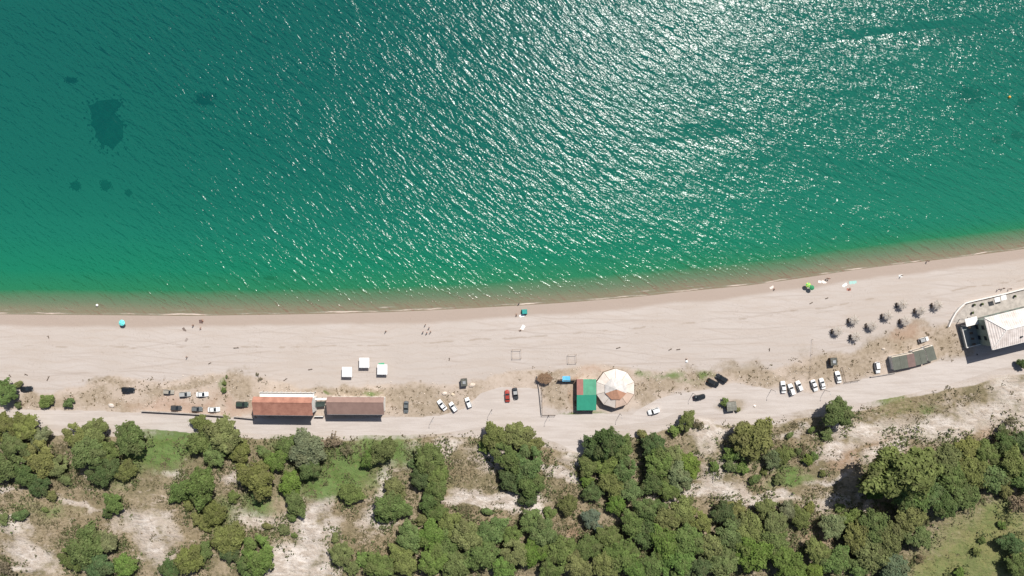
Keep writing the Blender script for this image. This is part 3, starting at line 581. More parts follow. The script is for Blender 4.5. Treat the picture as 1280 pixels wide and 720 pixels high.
V = [
# the olive wood under the road, far left
(8,534,17,'olive','olive tree at the left edge directly below the dirt road'),(33,535,16,'olive','olive tree touching the road, second tree from the left edge'),(50,547,14,'grey','greyish tree just below the second roadside tree from the left'),(20,560,17,'green','green tree low in the left wood, one row below the road'),(52,572,19,'olive','wide olive crown in the middle of the leftmost wood'),(5,585,17,'green','green tree cut by the left edge, third row below the road'),(32,594,15,'dark','dark tree at the lower edge of the leftmost wood'),(50,604,13,'dark','lowest dark tree of the leftmost wood, above the brown slope'),(74,583,12,'olive','small olive tree on the right flank of the leftmost wood'),
(98,547,17,'olive','olive tree by the road between the two left woods'),(121,538,15,'olive','olive tree whose top pokes furthest into the road on the left'),(112,566,20,'green','broad green tree in the middle of the second roadside wood'),(134,565,15,'green','green tree left of the round tree under the road'),(124,593,15,'dark','dark tree at the lowest tip of the second roadside wood'),(140,582,13,'dark','dark tree on the right flank of the second roadside wood'),(163,544,20,'green','round green tree standing by the road left of the grass patch'),
(82,600,10,'pale','pale shrub between the two left woods, below their crowns'),(157,590,13,'pale','pale green shrub just right of the dark tree at the wood tip',),(143,629,12,'green','green shrub alone above the left white marl patch'),(136,640,8,'dark','small dark shrub at the foot of the shrub above the left marl patch'),(25,642,11,'green','green shrub on the brown slope near the left edge'),(5,647,8,'pale','pale shrub cut by the left edge on the brown slope'),(57,636,5,'green','tiny round shrub in the middle of the left brown slope'),(67,619,8,'olive','olive shrub below the leftmost wood'),
(108,683,22,'green','large green tree alone near the bottom left'),(90,698,14,'pale','pale tree leaning on the large one at the bottom left'),(120,705,17,'dark','dark tree under the large one at the bottom left edge'),(136,676,14,'grey','grey-green tree on the right of the large bottom-left tree'),(156,705,14,'bright','bright green shrub at the bottom edge right of the large left tree',),(10,712,12,'dry','dry brown bush at the bottom left corner'),
# under the red-roofed building
(254,530,12,'olive','tall thin olive tree touching the road left of the red-roofed building'),(250,552,16,'green','dark-footed green tree beside the bright grass patch'),(284,545,22,'olive','broad olive tree below the parking wall left of the red roof'),(300,560,16,'olive','olive tree on the lower right of the broad one below the parking wall'),(270,569,13,'green','green tree under the broad olive tree'),(330,562,11,'green','green shrub between two trees below the red-roofed building'),(345,575,14,'bright','bright tree below the red-roofed building'),(384,560,24,'grey','large grey-green tree below the gap between the two roofed buildings'),(360,558,14,'green','green tree hard left of the large grey-green one'),(388,586,14,'green','green tree at the foot of the large grey-green one'),
(322,597,23,'olive','wide round olive tree above the curved white marl hollow'),(322,624,9,'dark','dark shrub below the wide round olive tree'),(364,605,15,'bright','bright green tree between the round olive tree and the grass'),(370,628,13,'green','green tree at the head of the bare white gully'),(366,645,8,'green','small shrub on the rim of the bare white gully'),
(253,606,22,'green','dark green spreading tree left of the round olive tree'),(228,613,13,'green','green tree attached left of the dark spreading one'),(238,630,9,'pale','pale shrub below the dark spreading tree'),(292,620,9,'green','little green shrub between the spreading and the round tree'),(268,640,14,'pale','pale olive tree in the middle of the lower left slope'),(258,655,9,'olive','olive shrub at the foot of the pale mid-slope tree'),
(285,672,18,'olive','olive tree above the bottom bright tree left of the gully'),(288,690,12,'dark','dark tree wedged above the bottom bright tree'),(325,693,22,'bright','bright green tree left of the white gully at the bottom'),(308,706,13,'green','green tree left of the bright one by the bottom gully'),(335,658,7,'olive','olive shrub alone on the white marl hollow'),(356,661,9,'pale','pale shrub in the middle of the white marl hollow'),(368,668,5,'green','tiniest green shrub on the white marl hollow'),
(236,700,17,'olive','olive tree at the bottom edge right of the left marl patch'),(215,712,12,'dark','dark tree at the bottom edge left of the olive one'),(254,690,12,'green','green tree right of the olive one at the bottom edge'),(248,650,10,'olive','olive shrub on the slope above the bottom olive tree'),
(412,552,13,'dry','bare grey bush below the brown-roofed building'),(435,562,10,'dry','dry bush right of the bare grey one below the brown roof'),(481,562,15,'pale','low pale thicket below the right end of the brown roof'),(463,572,12,'bright','low bright thicket left of the pale one below the brown roof'),(438,616,14,'green','low round green tree below the large grass patch'),(428,690,13,'olive','olive tree on the lower slope right of the white gully'),(440,708,11,'pale','pale shrub at the bottom edge right of the white gully'),(418,672,8,'olive','small olive shrub just right of the white gully'),
# the middle of the slope
(538,571,18,'green','green tree standing highest in the middle column of trees'),(548,590,14,'green','green tree second from the top of the middle column'),(525,599,12,'dark','dark tree bulging left out of the middle column'),(515,579,6,'dark','small dark shrub left of the top of the middle column'),(545,612,15,'green','green tree in the middle of the middle column'),(536,628,13,'dark','dark tree low in the middle column'),(550,642,12,'green','lowest green tree of the middle column'),
(494,612,15,'olive','olive tree on top of the pair left of the middle column'),(484,632,17,'green','green tree of the pair left of the middle column'),(502,634,13,'green','green tree squeezed right of the pair beside the middle column'),(480,648,11,'dark','dark tree at the foot of the pair left of the middle column'),(527,650,9,'olive','olive shrub between the pair and the middle column'),
(512,672,17,'green','green tree at the top left of the bottom centre wood'),(538,668,17,'bright','bright tree at the top of the bottom centre wood'),(565,655,16,'olive','olive tree left of the white track in the slope'),(585,668,19,'olive','broad olive tree under the left end of the white track'),(612,663,17,'green','green tree under the middle of the white track'),(560,683,17,'green','green tree inside the bottom centre wood, left part'),(602,692,20,'green','green tree at the bottom below the white track'),(570,708,18,'green','green tree at the bottom edge, left of the one below the track'),(540,702,19,'bright','bright tree at the bottom edge of the centre wood'),(505,700,17,'olive','olive tree at the left bottom of the centre wood'),(478,706,17,'green','green tree at the bottom edge left of the centre wood'),(455,698,11,'bright','bright shrub at the left tip of the bottom centre wood'),(610,640,8,'green','green shrub on the lower lip of the white track'),
# cluster below the open junction
(618,545,17,'olive','olive tree at the top left of the cluster below the three parked white cars'),(645,543,18,'olive','olive tree at the roadside top of the large central cluster'),(665,556,13,'olive','olive tree on the right shoulder of the large central cluster'),(634,571,18,'green','green tree at the left heart of the large central cluster'),(660,580,20,'green','broad green tree at the right heart of the large central cluster'),(636,598,14,'dark','dark tree in the lower left of the large central cluster'),(664,605,16,'green','green tree in the lower right of the large central cluster'),(662,622,12,'dark','dark tree at the lowest tip of the large central cluster'),(606,557,10,'bright','bright shrub on the left flank of the large central cluster'),
# right of the junction
(757,552,20,'dark','dark tree at the road just right of the junction'),(740,560,13,'dark','small dark tree on the left of the one right of the junction'),(776,562,15,'green','green tree right of the dark tree at the junction'),(735,582,13,'pale','pale tree one row below the dark tree at the junction'),(756,580,14,'green','green tree under the dark tree at the junction'),(780,588,15,'green','green tree amid the strip right of the junction'),(733,600,10,'bright','bright shrub at the left side of the strip right of the junction'),(765,605,15,'olive','olive tree in the middle of the strip right of the junction'),(789,612,14,'green','green tree on the right side of the strip right of the junction'),(742,615,12,'dark','dark tree on the left side of the strip, above the bluish bush'),(770,628,13,'bright','bright tree at the lower end of the strip right of the junction'),(738,647,12,'blue','bluish grey tree, the only one of that colour'),(748,660,8,'blue','bluish grey shrub under the bluish tree'),
(711,628,12,'pale','low pale tree above the reddish bare spot'),(688,640,9,'green','green shrub left of the low pale one above the reddish spot'),
(640,668,13,'green','green tree right of the white track, upper left of the lower wood'),(665,650,15,'green','green tree just below the right tip of the white track'),(645,690,17,'olive','olive tree by the small reddish gap at the bottom'),(680,664,18,'green','green tree below the central cluster, second row'),(668,690,17,'bright','bright tree at the bottom, left of the reddish bare spot line'),(700,685,19,'green','green tree in the lower wood straight under the reddish spot'),(690,710,17,'green','green tree at the bottom edge under the reddish spot'),(722,706,17,'olive','olive tree at the bottom edge left of centre right'),(735,685,17,'green','green tree in the lower wood under the bluish bush'),(755,705,18,'olive','olive tree at the bottom edge under the bluish bush'),(762,672,16,'pale','pale tree right of and below the bluish bush'),(780,690,19,'green','green tree of the lower wood, right of the pale one'),(790,655,15,'green','green tree above the lower wood near its dark gap'),(795,712,15,'bright','bright tree at the bottom edge left of the dark gap'),(628,708,14,'bright','bright tree at the bottom edge left of the olive one by the reddish gap'),
(816,556,16,'dark','dark tree near the road below the white van'),(803,545,9,'olive','olive shrub at the roadside below the white van'),(822,580,19,'green','green tree under the dark one below the white van'),(842,570,15,'olive','olive tree in the middle of the group below the white van'),(848,595,18,'grey','grey-green tree on the lower right of that group'),(862,580,14,'bright','bright tree on the right rim of that group by the marl'),(815,603,14,'dark','dark tree at the lower left of the group below the white van'),(835,612,12,'green','green tree at the lower rim of the group above the white marl'),
(858,525,12,'olive','olive tree poking into the road below the black driving car'),(843,538,9,'bright','bright shrub left of the tree poking into the road'),(872,530,8,'dry','dry bush right of the tree poking into the road'),
(940,546,26,'olive','wide olive tree alone below the bush island of the road'),(930,560,14,'dark','dark tree in the shade of the wide olive one below the bush island'),(912,568,10,'bright','bright shrub left of the wide olive tree below the bush island'),(893,583,8,'bright','bright round shrub lowest left of the wide olive tree'),(912,582,9,'green','green shrub between the bright round one and the wide olive tree'),(927,585,9,'bright','bright shrub directly below the wide olive tree'),
(966,574,12,'grey','grey-green tree lower right of the wide olive tree'),(980,568,12,'pale','pale tree right of the grey-green one on the terraced slope'),(944,599,10,'green','green shrub between the wide olive tree and the white marl strip'),(973,600,8,'pale','pale shrub by the little lawn on the terraced slope'),(955,590,5,'olive','small olive shrub above the green one by the marl strip'),
(988,544,6,'green','small green shrub left of the two round ones below the road on the right'),(1015,537,6,'green','smaller of the two round shrubs below the road on the right'),(1031,542,9,'green','larger of the two round shrubs left of the roadside tree'),(1004,560,6,'dry','little dry bush on the terraced slope'),(1010,575,8,'bright','bright twin-lobed shrub in the middle of the terraced slope'),(1017,571,6,'green','green shrub touching the bright twin-lobed one'),(1028,592,5,'olive','tiny olive shrub on the terraced slope'),(998,564,5,'green','tiny green shrub left of the bright twin-lobed one'),
# bottom forest, right of centre
(812,636,18,'green','green tree at the upper left of the forest below the marl strip'),(832,648,16,'olive','olive tree in the first row of the forest below the marl strip'),(853,638,16,'olive','olive tree touching the left end of the white marl strip'),(874,650,15,'olive','olive tree under the fan of white marl'),(808,668,17,'dark','dark tree above the gap in the forest below the marl strip'),(830,678,19,'bright','bright tree in the second row of the forest'),(860,675,19,'green','green tree in the middle of the forest'),(886,680,17,'olive','olive tree right of the middle of the forest'),(846,704,20,'bright','bright tree at the bottom edge, mid forest'),(818,706,16,'green','green tree at the bottom edge right of the dark gap'),(872,710,15,'dark','dark tree at the bottom edge mid forest'),(905,640,15,'dark','dark tree standing right of the white marl fan'),(918,640,14,'olive','olive tree hard right of the marl fan'),(912,668,18,'green','green tree below the pair right of the marl fan'),(936,660,17,'olive','olive tree in the forest under the marl strip, right part'),(940,690,22,'bright','large bright tree at the right of the bottom forest'),(905,700,18,'green','green tree at the bottom edge left of the large bright one'),(956,635,13,'olive','olive tree just under the narrow white marl strip'),(968,655,16,'olive','olive tree below the one under the narrow marl strip'),(968,680,17,'green','green tree hard right of the large bright one'),(985,704,20,'bright','bright tree at the bottom edge left of the reddish clearing'),(985,638,12,'grey','grey tree at the left rim of the reddish clearing'),(1000,648,12,'pale','pale tree at the upper rim of the reddish clearing'),(1010,635,9,'olive','olive shrub over the pale tree at the reddish clearing'),
# the right-hand wood
(1046,516,18,'green','round tree alone right beside the road on the right'),
(1040,658,15,'grey','grey tree right of the reddish clearing'),(1048,634,7,'green','small shrub on the white marl left of the tall dark tree'),(1022,690,16,'olive','olive tree under the reddish clearing'),(1062,648,13,'green','green tree at the upper left of the right wood'),(1068,670,18,'olive','olive tree in the left part of the right wood'),(1045,700,17,'green','green tree at the bottom left of the right wood'),(1020,713,13,'bright','bright tree at the bottom edge left of the right wood'),(1090,655,19,'green','green tree below the tall tree, left'),(1088,690,20,'olive','olive tree at the bottom of the right wood, left part'),(1112,670,19,'olive','olive tree in the middle of the right wood'),(1116,708,17,'blue','bluish tree at the bottom edge of the right wood'),(1135,645,19,'olive','olive tree right below the tall tree'),(1145,668,16,'green','green tree at the lower rim of the right wood by the meadow'),(1073,710,13,'green','green tree at the bottom edge between olive and bluish ones'),
(1128,588,36,'olive','tallest and widest tree, casting the long dark shadow on the marl',9.5),(1092,610,14,'bright','bright low tree in the shadow of the tallest one',.8),(1140,615,22,'green','green tree touching the lower right of the tallest one',4),
(1165,618,18,'green','green tree in the right wood above the meadow, left'),(1165,590,15,'dark','dark tree between the tallest tree and the right thicket'),(1183,570,18,'olive','olive tree at the upper left of the right thicket'),(1205,562,17,'olive','olive tree at the top rim of the right thicket'),(1190,598,18,'green','green tree in the heart of the right thicket'),(1216,590,19,'olive','olive tree in the middle of the right thicket'),(1180,632,16,'dark','dark tree above the meadow, lowest of the right thicket'),(1205,620,16,'green','green tree at the meadow edge of the right thicket'),(1232,568,16,'green','green tree at the upper right of the right thicket'),(1238,596,18,'green','green tree right of the middle of the right thicket'),(1256,555,16,'dark','dark tree at the top right near the edge'),(1276,553,15,'dark','dark tree cut by the right edge, upper one'),(1262,580,18,'olive','olive tree near the right edge of the right thicket'),(1279,600,15,'green','green tree cut by the right edge under the dark one'),(1255,608,12,'olive','olive tree above the brown bush near the right edge'),
(1268,628,15,'dry','brown leafless bush near the right edge'),(1264,680,13,'dark','dark green tree on the meadow near the right edge',),(1272,704,13,'green','green tree on the meadow, lowest at the right edge'),(1226,675,6,'green','round shrub in the middle of the meadow'),(1221,688,6,'olive','olive shrub under the round one on the meadow'),(1150,697,8,'dry','dry bush between the right wood and the meadow'),(1197,716,8,'bright','bright shrub at the bottom edge of the meadow'),(1252,655,6,'bright','bright small shrub above the dark tree on the meadow'),
(1262,526,7,'dry','dry bush on the white marl above the right thicket'),(1252,536,8,'grey','grey shrub at the top rim of the right thicket'),
# beach side of the road
(6,490,16,'green','green tree at the left edge between beach and road'),(22,480,7,'olive','olive shrub on the beach side of the left-edge tree'),(57,500,10,'green','taller green shrub between the beach and the road on the left'),(88,504,8,'green','smaller round green shrub right of the taller one beside the road'),(23,506,5,'pale','pale low shrub on the road verge at the far left'),(906,503,6.5,'green','green shrub at the upper left of the grey shed on the road island'),(922,512,4,'olive','small olive shrub at the lower right of the grey shed on the road island'),(280,487,4.5,'green','narrow green weed bush above the left car park, beside the last white car'),(281,479,3.5,'green','weed bush on the sand side of the one above the left car park'),(283,471,2.5,'olive','outermost weed bush towards the sea above the left car park'),(322,468,3,'dry','dry weed bush above the red-roofed house'),(325,474,3,'dry','lower dry weed bush above the red-roofed house'),(1276,456,9,'dark','dark shrub at the right edge directly below the road'),
]
for q in V:
    px, py, r, kind, lab = q[:5]; hk = q[5] if len(q) > 5 else None
    beach = py < 512 and px < 1260
    plant(px, py, r, kind, lab, hk, low=beach and px > 10, group='shrubs between beach and road' if beach else None)
assert len(set(q[4] for q in V)) == len(V)

# low scrub and grass tufts that nobody could count
def ground_cover(name, n, accept, size, cols, seed, label, upr=.5, clump=1.0, per=7, box=(-208, 208, -118, -20)):
    rs = np.random.RandomState(seed); x = rs.uniform(box[0], box[1], n); y = rs.uniform(box[2], box[3], n)
    z = ground_z(x, y); kk = S * (H - z) / H; qx = x / kk + 640; qy = 360 - y / kk
    keep = rs.uniform(size=n) < accept(qx, qy, x, y); x, y, z = x[keep], y[keep], z[keep]; n = len(x)
    cr_ = rs.uniform(.5, 1.3, n) * clump; tone = rs.uniform(.1, .9, n); ci = rs.uniform(0, 1, n)
    xs_ = np.repeat(x, per) + rs.normal(size=n * per) * np.repeat(cr_, per) * .4; ys_ = np.repeat(y, per) + rs.normal(size=n * per) * np.repeat(cr_, per) * .4
    zs_ = ground_z(xs_, ys_) + np.repeat(cr_, per) * rs.uniform(.05, .55, n * per) * upr
    nrm = rs.normal(size=(n * per, 3)) * .55 + np.array([0, 0, 1.0])
    me = leaves_mesh(name, np.stack([xs_, ys_, zs_], -1), nrm, size * rs.uniform(.5, 1.3, n * per), np.clip(np.repeat(tone, per) + rs.normal(size=n * per) * .15, 0, 1), np.repeat((ci > .6) * 0.9, per), rs)
    o = bpy.data.objects.new(name, me); col.objects.link(o); o.color = (*cols, 1); return tag(o, label, kind='stuff')
def acc_hill(qx, qy, x, y):
    h_ = sample(MASKS[1], qx, qy); w_ = sample(white, qx, qy); r_ = sample(MASKS[0], qx, qy); g_ = sample(green, qx, qy)
    return np.clip(h_ * (1 - .92 * np.clip(w_ * 1.5, 0, 1)) * (1 - r_ * 3) * (1 - .7 * g_) * (1 - .93 * np.clip(sample(meadow, qx, qy) * 1.5, 0, 1)), 0, 1) * np.clip((fbm(x / 7, y / 6, 77, 3) - .42) * 5, 0.03, 1)
wood = np.zeros((MH, MW), np.float32)
for q in V:
    if q[1] > 512: wood = np.maximum(wood, (np.hypot(GX - q[0], GY - q[1]) < q[2] * 1.5).astype(np.float32))
wood = blur(wood, 5)
ground_cover('hillside_scrub', 26000, acc_hill, .32, (0.185, 0.165, 0.095), 5, 'low olive scrub and dry tufts over the hillside', .35, 1.5, 10)
def acc_wood(qx, qy, x, y):
    r_ = sample(MASKS[0], qx, qy); h_ = sample(MASKS[1], qx, qy)
    return np.clip(sample(wood, qx, qy) * 1.2 * (1 - 3 * r_) * h_, 0, 1) * np.clip((fbm(x / 5, y / 5, 79, 3) - .36) * 4, 0, 1)
ground_cover('undergrowth', 24000, acc_wood, .36, (0.150, 0.175, 0.075), 15, 'green undergrowth between and around the trees', 1.2, 1.7, 9)
def acc_dry(qx, qy, x, y):
    b_ = sample(brown, qx, qy); r_ = sample(MASKS[0], qx, qy); w_ = sample(white, qx, qy)
    return np.clip(b_ * 1.1 * (1 - 3 * r_) * (1 - .7 * w_), 0, 1) * np.clip((fbm(x / 5, y / 5, 71, 3) - .35) * 4, 0, 1)
ground_cover('dry_grass', 14000, acc_dry, .26, (0.22, 0.165, 0.105), 6, 'dry brown grass and weeds in patches', .5, .8, 6, (-208, 208, -118, 5))
def acc_weed(qx, qy, x, y):
    s_ = sample(MASKS[5], qx, qy); r_ = sample(MASKS[0], qx, qy)
    return np.clip(s_ * (1 - 3 * r_), 0, 1) * np.clip((fbm(x / 3.5, y / 3.5, 91, 3) - .50) * 4, 0, 1) * .6
ground_cover('beach_weeds', 9000, acc_weed, .22, (0.15, 0.125, 0.075), 8, 'sparse grey-brown weeds between beach and road', .5, .7, 5, (-208, 208, -62, 5))
def acc_green(qx, qy, x, y):
    g_ = sample(green, qx, qy); r_ = sample(MASKS[0], qx, qy)
    return np.clip(g_ * (1 - 3 * r_), 0, 1) * np.clip((fbm(x / 4, y / 4, 95, 3) - .3) * 3, 0, 1)
ground_cover('green_grass', 12000, acc_green, .22, (0.105, 0.165, 0.045), 9, 'patches of green grass and low weeds', .35, .8, 6, (-208, 208, -118, 0))

def acc_meadow(qx, qy, x, y): return np.clip(sample(meadow, qx, qy) * (1 - 3 * sample(MASKS[0], qx, qy)), 0, 1) * np.clip((fbm(x / 2.5, y / 2.5, 99, 3) - .40) * 4, 0, 1)
ground_cover('meadow_grass', 26000, acc_meadow, .24, (0.180, 0.205, 0.075), 19, 'yellowing tufted grass of the meadow and verges', .22, .7, 6, (-208, 208, -118, -30))

# ------------------------------------------------------------------ buildings
M = {}
M['white_wall'] = paint('white_wall', (0.74, 0.71, 0.67), 0.85, 0.08, 1.5)
M['cream_wall'] = paint('cream_wall', (0.60, 0.52, 0.42), 0.85, 0.10, 1.5)
M['terracotta'] = ribbed('terracotta_sheet', (0.34, 0.155, 0.110), 0, 0.35, 0.012, 0.7, 0.12, (0.38, 0.185, 0.132))
M['brown_roof'] = ribbed('brown_sheet', (0.27, 0.175, 0.145), 0, 0.35, 0.012, 0.7, 0.06, (0.29, 0.19, 0.158))
M['glass'] = paint('window_glass', (0.02, 0.03, 0.04), 0.08, 0.1, 1)
M['wood'] = paint('weathered_wood', (0.26, 0.19, 0.13), 0.9, 0.25, 4, bump=0.01)
M['dark_wood'] = paint('dark_wood', (0.10, 0.07, 0.05), 0.9, 0.25, 4)
M['concrete'] = paint('concrete', (0.42, 0.37, 0.33), 0.9, 0.15, 0.8, bump=0.01)
M['metal'] = paint('galvanised_metal', (0.45, 0.46, 0.46), 0.45, 0.1, 2, metal=0.6)
M['dark_metal'] = paint('dark_metal', (0.05, 0.055, 0.06), 0.5, 0.15, 2)
M['whitecloth'] = paint('white_canvas', (0.76, 0.755, 0.75), 0.8, 0.05, 1.5)
M['membrane'] = ribbed('pale_sheet', (0.62, 0.54, 0.47), 0, 0.5, 0.01, 0.6, 0.06, (0.66, 0.59, 0.53))
M['membrane_grey'] = ribbed('milky_sheet', (0.50, 0.47, 0.44), 0, 0.5, 0.02, 0.5, 0.10, (0.60, 0.56, 0.53))
M['tan_sheet'] = ribbed('tan_sheet', (0.58, 0.43, 0.34), 0, 0.5, 0.02, 0.6, 0.08)
M['orange_sheet'] = ribbed('orange_sheet', (0.46, 0.25, 0.165), 0, 0.5, 0.02, 0.6, 0.12)
M['shaded_green'] = ribbed('shaded_green_sheet', (0.020, 0.235, 0.150), 1, 0.25, 0.015, 0.6, 0.08)  # darker green carries the shade of the landward roof slope
M['lit_green'] = ribbed('lit_green_sheet', (0.085, 0.300, 0.185), 1, 0.25, 0.015, 0.6, 0.12)  # the green lightened to carry sunlight on the seaward slope
M['pink_roof'] = ribbed('faded_red_sheet', (0.32, 0.14, 0.115), 1, 0.25, 0.015, 0.6, 0.12)
M['blue_tarp'] = paint('blue_tarp', (0.10, 0.42, 0.66), 0.5, 0.15, 3, bump=0.02)
M['grey_roof'] = ribbed('grey_green_felt', (0.130, 0.135, 0.110), 0, 0.6, 0.01, 0.85, 0.12)
M['grey_pink_roof'] = ribbed('pinkish_felt', (0.200, 0.135, 0.120), 0, 0.6, 0.01, 0.85, 0.1)
M['pale_tile'] = ribbed('pale_roof_tile', (0.60, 0.52, 0.47), 0, 0.75, 0.035, 0.8, 0.10, (0.68, 0.61, 0.57))
M['thatch'] = paint('dry_thatch', (0.40, 0.355, 0.31), 0.95, 0.3, 5)
M['terrace'] = paint('terrace_slab', (0.40, 0.36, 0.32), 0.9, 0.18, 0.6)
M['annex_roof'] = paint('grey_flat_roof', (0.20, 0.235, 0.235), 0.85, 0.15, 0.5)

def quad_frame(corners, h):
    """world centre, size and turn of a roof whose corners at height h are given in photo pixels (tl, tr, br, bl)"""
    p = [P(x, y, h) for x, y in corners]; c = sum(p, Vector()) / 4
    ux = ((p[1] - p[0]) + (p[2] - p[3])) / 2; rz = math.atan2(ux.y, ux.x)
    wd = ux.length; dp = (((p[0] - p[3]) + (p[1] - p[2])) / 2).length
    zs = min(gz(q.x, q.y) for q in p); return Vector((c.x, c.y, zs)), wd, dp, rz, c.z - zs

def windows(root, w, d, zs, n, side, mat=None, ww=1.1, hh=1.1, off=0.0):
    for i in range(n):
        x = -w / 2 + (i + .5) * w / n + off; y = side * d / 2
        fr = MB(); fr.box(x - ww / 2 - .07, x + ww / 2 + .07, y - .05, y + .05, zs - .07, zs + hh + .07)
        f = fr.build('window', M['white_wall'], root); pn = MB(); pn.box(x - ww / 2, x + ww / 2, y - .065, y + .065, zs, zs + hh); pn.build('pane', M['glass'], f)

def gable(corners, h_eave, h_ridge, fr, roofm, label, ov=.7, ovx=.5, balcony=False):
    """gable house: `fr` says how far from the north eave the ridge lies"""
    c, w, d, rz, _ = quad_frame(corners, h_eave)
    r = empty('beach_house', c, rz, label, 'building')
    bw = w - 2 * ovx; bn = d / 2 - ov; bs = -d / 2 + ov; yr = d / 2 - fr * d
    zn = h_eave + (h_ridge - h_eave) * .15
    mb = MB(); mb.box(-bw / 2, bw / 2, bs, bn, -1.2, h_eave - .25)
    for x in (-bw / 2, bw / 2): mb.add([(x, bs, h_eave - .25), (x, bn, h_eave - .25), (x, yr, h_ridge - .3)], [(0, 1, 2)])
    mb.build('wall', M['white_wall'], r)
    n_ = MB(); n_.slab([(-w / 2, yr, h_ridge), (w / 2, yr, h_ridge), (w / 2, d / 2, zn), (-w / 2, d / 2, zn)], .12)
    n_.slab([(-w / 2, -d / 2, h_eave), (w / 2, -d / 2, h_eave), (w / 2, yr, h_ridge), (-w / 2, yr, h_ridge)], .12)
    rf = n_.build('roof', roofm, r)
    rd = MB(); rd.tube((-w / 2 - .02, yr, h_ridge + .02), (w / 2 + .02, yr, h_ridge + .02), .11, n=8); rd.build('ridge_cap', roofm, rf)
    gt = MB(); gt.tube((-w / 2, -d / 2 - .06, h_eave - .10), (w / 2, -d / 2 - .06, h_eave - .10), .07, n=8); gt.build('gutter', M['metal'], rf)
    nw = max(3, int(w / 3.5)); windows(r, bw, 2 * bn, .9, nw, 1); 
    for i in range(3):
        x = -bw / 2 + (i + .5) * bw / 3 + .9; dm = MB(); dm.box(x - .45, x + .45, bs - .05, bs + .05, 0, 2.05); q = dm.build('door', M['dark_wood'], r)
        hb = MB(); hb.tube((x + .33, bs - .09, 1.0), (x + .33, bs - .09, 1.12), .02); hb.build('handle', M['metal'], q)
    if h_eave > 4.2: windows(r, bw, 2 * bn, 3.4, nw, 1); windows(r, bw, -2 * bs, 3.4, nw, -1)
    if balcony:
        b_ = MB(); b_.box(-bw / 2 + .2, bw / 2 - .3, bn, bn + 1.75, 2.7, 2.88); b_.build('balcony', M['white_wall'], r)
        rl = MB(); rl.box(-bw / 2 + .2, bw / 2 - .3, bn + 1.68, bn + 1.75, 2.88, 3.75)
        for i in range(12): x = -bw / 2 + .4 + i * (bw - .9) / 11; rl.box(x - .06, x + .06, bn + 1.6, bn + 1.78, -.8, 3.8)
        rl.build('railing', M['white_wall'], r)
    return r
gable([(316.5, 495.6), (391, 496.4), (391.3, 519.6), (317, 518.8)], 7.0, 8.8, .27, M['terracotta'], 'long beach house with an orange-red roof, left of the brown-roofed one', balcony=True)
gable([(409, 496), (480, 496.2), (480.5, 518.5), (409, 518)], 5.2, 6.9, .27, M['brown_roof'], 'long beach house with a brown roof, right of the red-roofed one')

def wall_run(name, pts, h, th, mat, label, cat, base=.6, cap=None, group=None, posts=0):
    """a wall or fence along photo points on the ground, one continuous thing"""
    g = [G(x, y, h) for x, y in pts]; o = g[0]; mb = MB(); pm = MB(); r = empty(name, o, 0, label, cat, group)
    L = []; R = []
    for i, q in enumerate(g):
        a = g[max(0, i - 1)]; b_ = g[min(len(g) - 1, i + 1)]; d = Vector((b_.x - a.x, b_.y - a.y, 0)).normalized(); n = Vector((-d.y, d.x, 0)) * th / 2
        L.append(q - o + n); R.append(q - o - n)
    for i in range(len(g) - 1):
        vs = []
        for q in (L[i], R[i], R[i + 1], L[i + 1]): vs.append((q.x, q.y, q.z - base))
        for q in (L[i], R[i], R[i + 1], L[i + 1]): vs.append((q.x, q.y, q.z + h))
        mb.add(vs, [(0, 3, 2, 1), (4, 5, 6, 7), (0, 1, 5, 4), (1, 2, 6, 5), (2, 3, 7, 6), (3, 0, 4, 7)])
    mb.build('masonry', mat, r)
    if cap:
        cb = MB()
        for i in range(len(g) - 1):
            vs = []
            for q, s in ((L[i], 1), (R[i], -1), (R[i + 1], -1), (L[i + 1], 1)): vs.append((q.x, q.y, q.z + h + .003))
            vs += [(x, y, z + .08) for x, y, z in vs]; cb.add(vs, [(0, 3, 2, 1), (4, 5, 6, 7), (0, 1, 5, 4), (1, 2, 6, 5), (2, 3, 7, 6), (3, 0, 4, 7)])
        cb.build('coping', cap, r)
    return r

def rail_fence(pts, h, label, step=2.0, mat='dark_wood', mesh=False, group=None, th=.035):
    g = [G(x, y) for x, y in pts]; o = g[0]; r = empty('fence', o, 0, label, 'fence', group); rails = MB()
    for a, b_ in zip(g[:-1], g[1:]):
        n = max(1, int((b_ - a).length / step)); 
        for i in range(n + 1):
            q = a.lerp(b_, i / n); q.z = gz(q.x, q.y)
            if i == 0 and a is not g[0]: continue
            pb = MB(); pb.tube((0, 0, -.3), (0, 0, h + .1), .06, n=6); p_ = pb.build('post', M[mat], r); p_.location = q - o
        for hz in (h * .35, h * .7, h):
            u = a - o; v = b_ - o; rails.tube((u.x, u.y, u.z + hz), (v.x, v.y, v.z + hz), th, n=5)
    rails.build('rails', M[mat], r); return r

wall_run('parking_wall', [(176, 514), (215, 516), (250, 518), (283, 520.5)], 1.2, .20, M['concrete'], 'long low wall between the left car park and the road', 'wall', cap=M['concrete'])
wall_run('parking_wall', [(292, 521), (316, 523.4)], 1.2, .20, M['concrete'], 'short low wall joining the red-roofed house to the gap of the car park', 'wall', cap=M['concrete'])
wall_run('yard_wall', [(393, 520.5), (404, 520.6)], 1.4, .25, M['concrete'], 'very short wall in the gap between the two long beach houses, road side', 'wall', cap=M['white_wall'])
